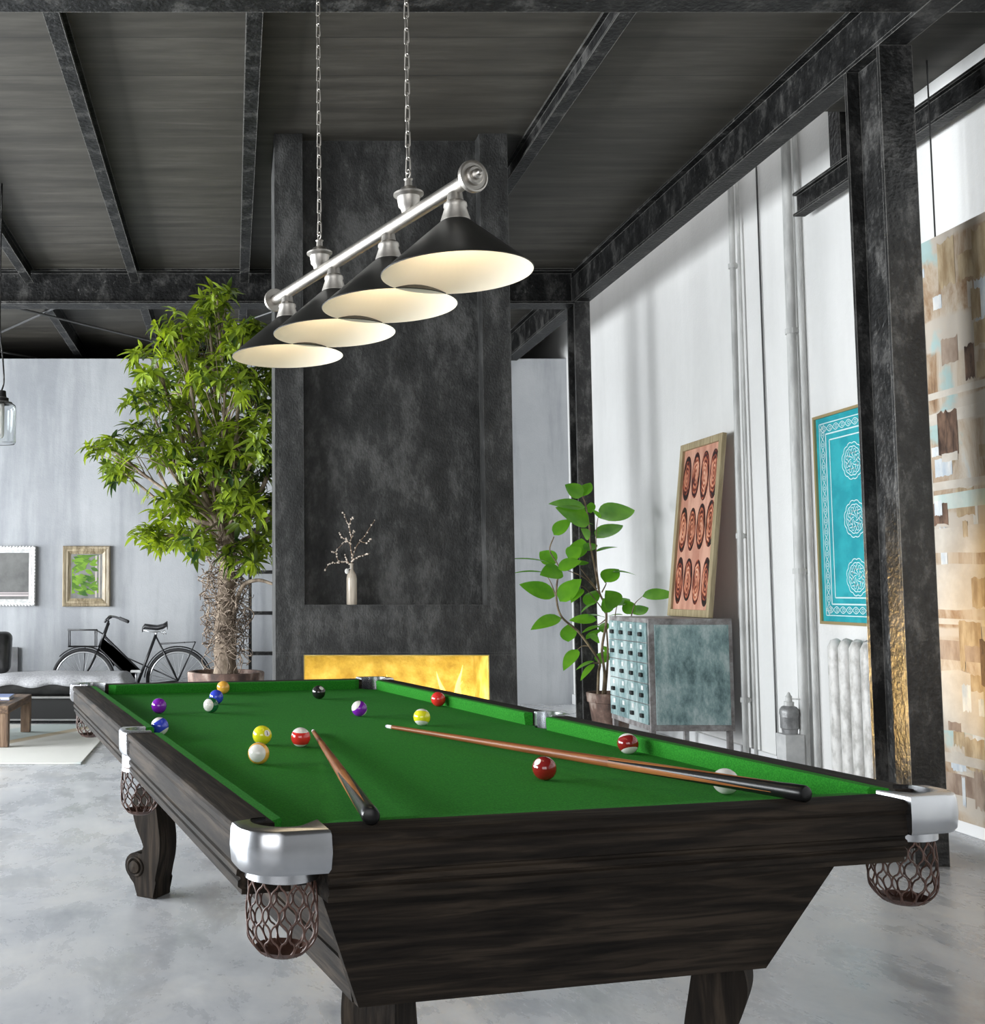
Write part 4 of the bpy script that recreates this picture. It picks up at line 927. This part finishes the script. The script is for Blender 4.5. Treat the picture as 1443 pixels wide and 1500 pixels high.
bm = BM(); box(bm, .095, .115, -.0275, -.026, .10, hh-.10); box(bm, .135, .15, -.0275, -.026, .10, hh-.10); obj('painted_bar', bm, mat('pale_mirror_bar', (.45, .40, .36), .5), o)  # pale bars belong to the painted mirror reflection
o, w, hh = framed('framed_panel', -2.952, -2.163, 1.070, 1.724, .072, M['white_frame'], 'white ornate framed dark grey panel at the left edge of the back wall', 'picture', True)
obj('inset_panel', B(-w/2+.07, w/2-.07, -.026, -.015, .07, hh-.07), noisy('dark_grey_panel', [(.3, (.075, .075, .072)), (.7, (.13, .13, .125))], nscale=5, rough=.4), o)  # plain dark grey inset filling the ornate frame
bm = BM(); box(bm, -w/2+.075, w/2-.075, -.028, -.026, .105, .125); box(bm, -w/2+.075, w/2-.075, -.028, -.026, .135, .147); obj('painted_bar', bm, mat('pale_stripe', (.48, .42, .42), .5), o)
# ------------------------------------------------------------------ bicycle
YB = 11.1; bk = thing('bicycle', 'old black town bicycle with front and rear carriers standing before the grey back wall', 'bicycle', at(190, 996, YB)*1.0)
bk.location.z = 0; b0 = Vector(bk.location)
def q5(x, y, dy=0): return at(x/4.81, 880 + y/4.81, YB+dy) - b0
M['bike'] = mat('black_bicycle_paint', (.018, .018, .02), .35); M['tyre'] = mat('tyre_rubber', (.03, .03, .032), .8); M['rim'] = mat('aluminium_rim', (.68, .69, .71), .3, .8)
for cxp, cyp in ((587, 570), (1255, 557)):
    c = q5(cxp, cyp); R = .328
    c.z = R+.002
    def ring(r, n=48): return [(r*math.cos(2*PI*k/n), 0, r*math.sin(2*PI*k/n)) for k in range(n)]
    wl = obj('wheel', tube(BM(), ring(R-.018), .017, 8, closed=True), M['tyre'], bk, True, loc=c)
    obj('rim', tube(BM(), ring(R-.043), .010, 8, closed=True), M['rim'], wl, True)
    bm = BM()
    for k in range(32):
        a = 2*PI*k/32; b_a = a + (.35 if k % 2 else -.35); tube(bm, [(.025*math.cos(b_a), .02*(-1)**(k//2), .025*math.sin(b_a)), ((R-.05)*math.cos(a), 0, (R-.05)*math.sin(a))], .0022, 4)
    obj('spokes', bm, M['rim'], wl); obj('hub', tube(BM(), [(0, -.045, 0), (0, .045, 0)], .02, 12), M['rim'], wl, True)
    bm = BM(); a0, a1 = ((20, 175) if cxp > 900 else (25, 135)); rows = []
    for k in range(25):
        a = math.radians(a0 + (a1-a0)*k/24); rows.append([bm.verts.new(c + Vector((r_*math.cos(a), dy, r_*math.sin(a)))) for r_, dy in ((R+.008, -.03), (R+.02, 0), (R+.008, .03))])
    for k in range(24):
        for i in range(2): bm.faces.new((rows[k][i], rows[k][i+1], rows[k+1][i+1], rows[k+1][i]))
    bmesh.ops.solidify(bm, geom=bm.faces[:], thickness=.003); obj('mudguard', bm, M['bike'], bk, True)
fc, rc = q5(587, 570), q5(1255, 557); fc.z = .330; rc.z = .330
bbk = q5(965, 600); bbk.z = .28
bm = BM()
for a, b, r in ((q5(765,155), q5(700,330), .017), (q5(740,255), q5(985,495), .014), (q5(715,322), rc, .007), (q5(705,335), bbk, .016), (q5(1098,240), bbk, .015), (q5(1098,250), rc + Vector((0, -.05, 0)), .009), (bbk, rc + Vector((0, -.05, 0)), .009), (q5(1098,250), rc + Vector((0, .05, 0)), .009)): tube(bm, [a, b], r, 8)
obj('frame', bm, M['bike'], bk, True)
bm = BM(); hb = q5(698, 335)
for s in (-.045, .045): tube(bm, [hb, hb.lerp(fc, .15) + Vector((0, s, 0)), fc + Vector((0, s, 0))], .010, 7)
obj('fork', bm, M['bike'], bk, True)
bm = BM(); st = q5(765, 155); tube(bm, spline([q5(740,150), q5(755,128), q5(790,112), q5(830,120, -.15), q5(900,146, -.28)], 5), .012, 8); tube(bm, spline([q5(790,112), q5(770,112, .12), q5(740,150, .2)], 5), .012, 8); tube(bm, [st, q5(760,130), q5(790,112)], .012, 8)
hbar = obj('handlebar', bm, M['bike'], bk, True)
obj('grip', tube(BM(), [q5(845,124, -.18), q5(902,147, -.29)], .018, 8), M['tyre'], hbar, True)
bm = BM(); rows = []
for x, yt, hw in ((1002, 205, .03), (1020, 180, .045), (1060, 185, .05), (1110, 190, .07), (1150, 180, .095), (1178, 162, .10), (1180, 185, .09)):
    c = q5(x, yt); rows.append([bm.verts.new(c + Vector((0, hw*math.cos(a), .028*math.sin(a)))) for a in [2*PI*k/12 for k in range(12)]])
for k in range(len(rows)-1):
    for i in range(12): bm.faces.new((rows[k][i], rows[k][(i+1) % 12], rows[k+1][(i+1) % 12], rows[k+1][i]))
bm.faces.new(rows[0]); bm.faces.new(rows[-1])
sad = obj('saddle', bm, mat('black_saddle_leather', (.02, .02, .022), .45), bk, True)
bm = BM()
for dy in (-.05, .05): tube(bm, [q5(1010,205,dy), q5(1060,222,dy), q5(1165,215,dy)], .006, 6); tube(bm, [q5(1150,225,dy) + Vector((0,0,.02*math.sin(k*1.3))) + Vector((.012*(k-4)*.6,0,0)) for k in range(9)], .006, 6)
tube(bm, [q5(1098,245), q5(1104,215)], .011, 8); obj('saddle_spring', bm, M['rim'], sad, True)
bm = BM()
for dy in (-.13, .13):
    a, b, c, d = q5(482,206,dy), q5(682,206,dy), q5(682,322,dy), q5(484,322,dy)
    tube(bm, [a, b, c, d], .010, 8, closed=True); a2, b2 = q5(494,210,dy), q5(494,318,dy); tube(bm, [a2, b2], .006, 6); tube(bm, [q5(670,210,dy), q5(670,318,dy)], .006, 6)
for x, y in ((482,206),(682,206),(682,322),(484,322)): tube(bm, [q5(x,y,-.13), q5(x,y,.13)], .010, 8)
tube(bm, [q5(685,212), q5(748,246)], .008, 6); tube(bm, [q5(600,322), fc], .005, 6)
obj('front_carrier', bm, M['bike'], bk, True)
bm = BM()
for dy in (-.07, .07): tube(bm, [q5(1130,303,dy), q5(1378,290,dy), rc + Vector((0, dy*.7, 0))], .009, 7)
for x in (1140, 1220, 1300, 1372): y = 303 - (x-1130)*.052; tube(bm, [q5(x,y,-.07), q5(x,y,.07)], .008, 6)
obj('rear_carrier', bm, M['bike'], bk, True)
bm = BM(); vs = [bm.verts.new(q5(*p, -.02)) for p in ((722,262), (800,325), (975,490), (940,580), (880,500), (710,338))]; bm.faces.new(vs); r_ = bmesh.ops.solidify(bm, geom=bm.faces[:], thickness=.008)
obj('frame_panel', bm, noisy('dark_grey_mesh_panel', [(.3, (.05, .05, .055)), (.7, (.12, .12, .125))], nscale=120, rough=.6), bk)
bm = BM(); tube(bm, [bbk + Vector((0, -.06, 0)), q5(958, 500, -.07)], .010, 8); tube(bm, [bbk + Vector((0, -.06, 0)), bbk + Vector((0, .06, 0))], .018, 10)
tube(bm, [bbk + Vector((0, .06, 0)), bbk*2 - q5(958, 500, -.07)], .010, 8)
cr = obj('crank', bm, M['rim'], bk, True)
p = q5(958, 497, -.10); obj('pedal', B(p.x-.05, p.x+.05, p.y-.05, p.y+.03, p.z-.012, p.z+.012, .004), mat('pale_pedal', (.7, .7, .7), .4), cr)
# ------------------------------------------------------------------ ladder behind the tree
lad = thing('metal_ladder', 'dark metal ladder frame against the back wall, right of the tree trunk', 'ladder', (.41, 11.8, 0))
for x in (-.215, .215): obj('upright', B(x-.018, x+.018, -.03, .03, 0, 2.05), M['black_steel'], lad)
for y_ in (776, 838, 898, 957):
    z = at(385, y_, 11.8).z; obj('rung', B(-.197, .197, -.028, .028, z-.02, z+.02), M['black_steel'], lad)
# ------------------------------------------------------------------ daybed
M['blk_leather'] = noisy('black_leather', [(.3, (.010, .010, .010)), (.7, (.022, .021, .021))], nscale=8, rough=.32, bump=.25, bscale=9, bdist=.03)
db = thing('daybed', 'low black leather daybed along the back wall, half covered by a throw', 'daybed', (-2.6, 10.7, 0))
X0, X1, Y0, Y1 = -1.45, 1.62, -.5, .20
bm = BM(); box(bm, X0+.05, X1-.05, Y0+.04, Y1-.02, .03, .24, .01); obj('base', bm, mat('black_base_board', (.012, .012, .012), .5), db)
bm = BM(); box(bm, X0, X1, Y0, Y1, .235, .258, .004); box(bm, X0+.05, X1-.05, Y0+.03, Y0+.04, .03, .045); obj('metal_trim', bm, mat('satin_steel_trim', (.5, .5, .5), .3, 1), db)
bm = BM(); box(bm, X0+.02, X1-.02, Y0+.01, Y1, .258, .42, .05, 4); obj('mattress', bm, M['blk_leather'], db, 60)
bm = BM(); box(bm, -.6, .28, .0, .20, .425, .83, .07, 4)
for v in bm.verts: v.co.y += (v.co.z-.4)*.25
cu = tag(obj('back_cushion', bm, M['blk_leather'], None, 60, loc=(-2.46, 10.66, 0)), 'black leather back cushion standing on the daybed at the left edge', 'cushion')
# throw
nx, ny = 46, 22; V, Fc = [], []
for j in range(ny+1):
    for i in range(nx+1):
        u, v = i/nx, j/ny
        x = .28 + u*1.36; y = -.53 + v*.74
        z = .424 + .030*math.sin(PI*min(1, v*1.1))*(1-.3*abs(2*u-1)) + .004*math.sin(u*13+v*3) + .003*math.sin(v*9-u*7)
        if u < .22: z = .405 + (z-.405)*math.sin(u/.22*PI/2); 
        if v < .08: z -= .085*(1-v/.08)*(.8+.15*math.sin(u*23)); y = -.53 + .02*math.sin(u*30)*.5
        if u > .95: z -= .10*((u-.95)/.05); x = min(x, 1.632)
        V.append((x, y, z))
for j in range(ny):
    for i in range(nx): a = j*(nx+1)+i; Fc.append((a, a+1, a+nx+2, a+nx+1))
th = obj('throw_blanket', (V, Fc), noisy('light_grey_throw', [(.3, (.30, .30, .315)), (.7, (.44, .44, .455))], nscale=60, rough=.95), None, True, loc=(-2.6, 10.7, 0))
mod = th.modifiers.new('thick', 'SOLIDIFY'); mod.thickness = .012; mod.offset = 1
tag(th, 'light grey throw blanket spread over the right half of the daybed', 'blanket')
bd = tag(obj('leaning_board', B(-.32, .32, 0, .03, 0, .62, .003), noisy('grey_board', [(.3, (.09, .09, .09)), (.7, (.15, .15, .155))], nscale=6, rough=.6), loc=(-2.66, 11.98, 0)), 'plain dark grey board standing on the floor behind the back cushion', 'board')
# ------------------------------------------------------------------ coffee table, books, rug
M['table_wood'] = wood('rustic_brown_wood', [(.28, (.045, .024, .013)), (.5, (.13, .075, .042)), (.75, (.24, .155, .095))], 1, 3, 9, .5, .2)
M['table_woodz'] = wood('rustic_brown_wood_upright', [(.28, (.045, .024, .013)), (.5, (.13, .075, .042)), (.75, (.24, .155, .095))], 2, 3, 9, .5, .2)
ct = thing('coffee_table', 'rustic brown wooden coffee table on the pale rug at the left edge', 'table', (-2.35, 9.1, 0))
obj('table_top', B(-.6, .6, -.50, .50, .275, .335, .004), M['table_wood'], ct)
for x in (-.6, .52):
    for y in (-.5, .42): obj('leg', B(x+.001, x+.079, y+.001, y+.079, .016, .275, .003), M['table_woodz'], ct)
def book(x, y, z, w, d, t, c, label, rz):
    o = thing('book', label, 'book', (x, y, z), rz)
    obj('pages', B(-w/2+.004, w/2-.004, -d/2+.004, d/2-.004, .004, t-.004), mat('paper_pages', (.72, .70, .66), .8), o)
    bm = BM(); box(bm, -w/2, w/2, -d/2, d/2, 0, .004); box(bm, -w/2, w/2, -d/2, d/2, t-.004, t); box(bm, -w/2, -w/2+.004, -d/2, d/2, .004, t-.004); obj('cover', bm, mat('book_cover', c, .4), o)
book(-2.02, 9.18, .335, .36, .26, .028, (.25, .32, .55), 'pale blue book lying on the brown coffee table', .05)
tag(obj('ashtray', lathe(BM(), [(.0, .0), (.06, 0), (.075, .03), (.068, .03), (.055, .008), (0, .008)], 28, cap=False), mat('dark_ceramic_dish', (.03, .028, .027), .3), None, 40, loc=(-1.935, 8.83, .335)), 'small dark dish on the coffee table in front of the book', 'dish')
def rug_mat():
    m, nt, b = new_mat('woven_cream_rug'); L = nt.links
    v = coords(nt); sx = N(nt, 'ShaderNodeSeparateXYZ'); L.new(v, sx.inputs['Vector'])
    def mth(op, a, bb=None):
        q = N(nt, 'ShaderNodeMath', operation=op)
        for i, s in enumerate((a, bb)):
            if s is None: continue
            if isinstance(s, (int, float)): q.inputs[i].default_value = s
            else: L.new(s, q.inputs[i])
        return q.outputs[0]
    s = mth('ADD', mth('MULTIPLY', sx.outputs['X'], 1.0), mth('MULTIPLY', sx.outputs['Y'], -.55))
    fr = mth('FRACT', mth('DIVIDE', s, 1.9)); n = N(nt, 'ShaderNodeTexNoise', Scale=2.5, Detail=4); L.new(v, n.inputs['Vector'])
    c = ramp(nt, mth('ADD', fr, mth('MULTIPLY', n.outputs['Fac'], .02)), [(0, (.70, .695, .65)), (.30, (.70, .695, .65)), (.34, (.53, .60, .585)), (.60, (.53, .60, .585)), (.61, (.50, .42, .29)), (.67, (.55, .47, .34)), (.69, (.70, .695, .65)), (1, (.70, .695, .65))])
    L.new(c, b.inputs['Base Color']); b.inputs['Roughness'].default_value = .95
    n2 = N(nt, 'ShaderNodeTexNoise', Scale=220); L.new(v, n2.inputs['Vector']); bp = N(nt, 'ShaderNodeBump', Strength=.3, Distance=.004); L.new(n2.outputs['Fac'], bp.inputs['Height']); L.new(bp.outputs['Normal'], b.inputs['Normal'])
    return m
tag(obj('rug', B(-3.4, 0, -1.13, 1.13, 0, .012, .003), rug_mat(), None, loc=(-1.075, 8.985, .001)), 'large pale cream rug with blue and tan bands under the coffee table', 'rug')
# ------------------------------------------------------------------ glass pendant
gp = thing('pendant_lamp', 'clear glass jar pendant lamp hanging at the left edge of the room', 'lamp', (-1.605, 7.5, 2.25))
gl = bpy.data.materials.new('clear_glass'); gl.use_nodes = True; g_ = gl.node_tree.nodes['Principled BSDF']; g_.inputs['Transmission Weight'].default_value = 1; g_.inputs['Roughness'].default_value = .02; g_.inputs['IOR'].default_value = 1.45; g_.inputs['Base Color'].default_value = (.93, .95, .95, 1)
obj('glass_shade', lathe(BM(), [(.095, 0), (.103, .008), (.104, .24), (.098, .268), (.08, .282), (.045, .288), (.045, .284), (.078, .278), (.094, .265), (.100, .24), (.099, .01), (.093, .003)], 40, cap=False), gl, gp, 40)
obj('cap', lathe(BM(), [(.075, .284), (.075, .29), (.05, .296), (.05, .32), (.035, .325), (.03, .37), (.012, .375)], 24), M['black_steel'], gp, 40)
obj('candle_bulb', tube(BM(), [(0, 0, .29), (0, 0, .26), (0, 0, .06), (0, 0, .04)], [.02, .022, .022, .012], 14), mat('frosted_tube_bulb', (.75, .73, .68), .35), gp, True)
obj('cord', tube(BM(), spline([(0, 0, .37), (.015, 0, .44), (.005, 0, .6), (-.02, 0, .9), (-.02, 0, ZC-2.25)], 6), .006, 8), M['black_steel'], gp, True)
# ------------------------------------------------------------------ light
def area(name, loc, rot, sx, sy, e, c):
    l = bpy.data.lights.new(name, 'AREA'); l.shape = 'RECTANGLE'; l.size = sx; l.size_y = sy; l.energy = e; l.color = c
    o = bpy.data.objects.new(name, l); COL.objects.link(o); o.location = loc; o.rotation_euler = rot; return o
for i, (y0, y1) in enumerate(WINS):
    area('window_daylight', (-6.26, (y0+y1)/2, (WZ0+WZ1)/2), (0, -PI/2, 0), WZ1-WZ0, y1-y0, (740, 830, 350)[i], (.93, .97, 1.0))
area('skylight', (3.46, 9.0, 4.74), (0, 0, 0), .4, 5.4, 17, (1, .99, .97))
area('front_fill_light', (-1.2, -3.27, 2.0), (PI/2, 0, 0), 5, 2.6, 140, (1, .99, .97))  # added fill from behind the camera, lifts the surfaces facing it
area('fire_glow', ((FX0+FX1)/2, FY0+.22, .80), (0, 0, 0), .95, .2, 1.3, (1, .84, .45))
for x in (.25, .75, 1.2):
    l = bpy.data.lights.new('fire_light', 'POINT'); l.energy = 3.4; l.color = (1, .92, .58); l.shadow_soft_size = .05
    o = bpy.data.objects.new('fire_light', l); COL.objects.link(o); o.location = (FX0+x, FY0+.04, .43)
l = bpy.data.lights.new('fire_glow_right', 'SPOT'); l.energy = 300; l.color = (1, .62, .18); l.spot_size = math.radians(34); l.spot_blend = .9; l.shadow_soft_size = .06
o = bpy.data.objects.new('fire_glow_right', l); COL.objects.link(o); o.location = (1.40, 6.70, .52); o.rotation_euler = (Vector((3.13, 5.12, .95)) - o.location).to_track_quat('-Z', 'Y').to_euler()
w = bpy.data.worlds.new('world'); S.world = w; w.use_nodes = True
w.node_tree.nodes['Background'].inputs['Color'].default_value = (.80, .88, 1, 1); w.node_tree.nodes['Background'].inputs['Strength'].default_value = 1.0
S.view_settings.view_transform = 'Standard'; S.view_settings.look = 'None'; S.view_settings.exposure = 0.0; S.view_settings.gamma = 1; S.view_settings.use_curve_mapping = False
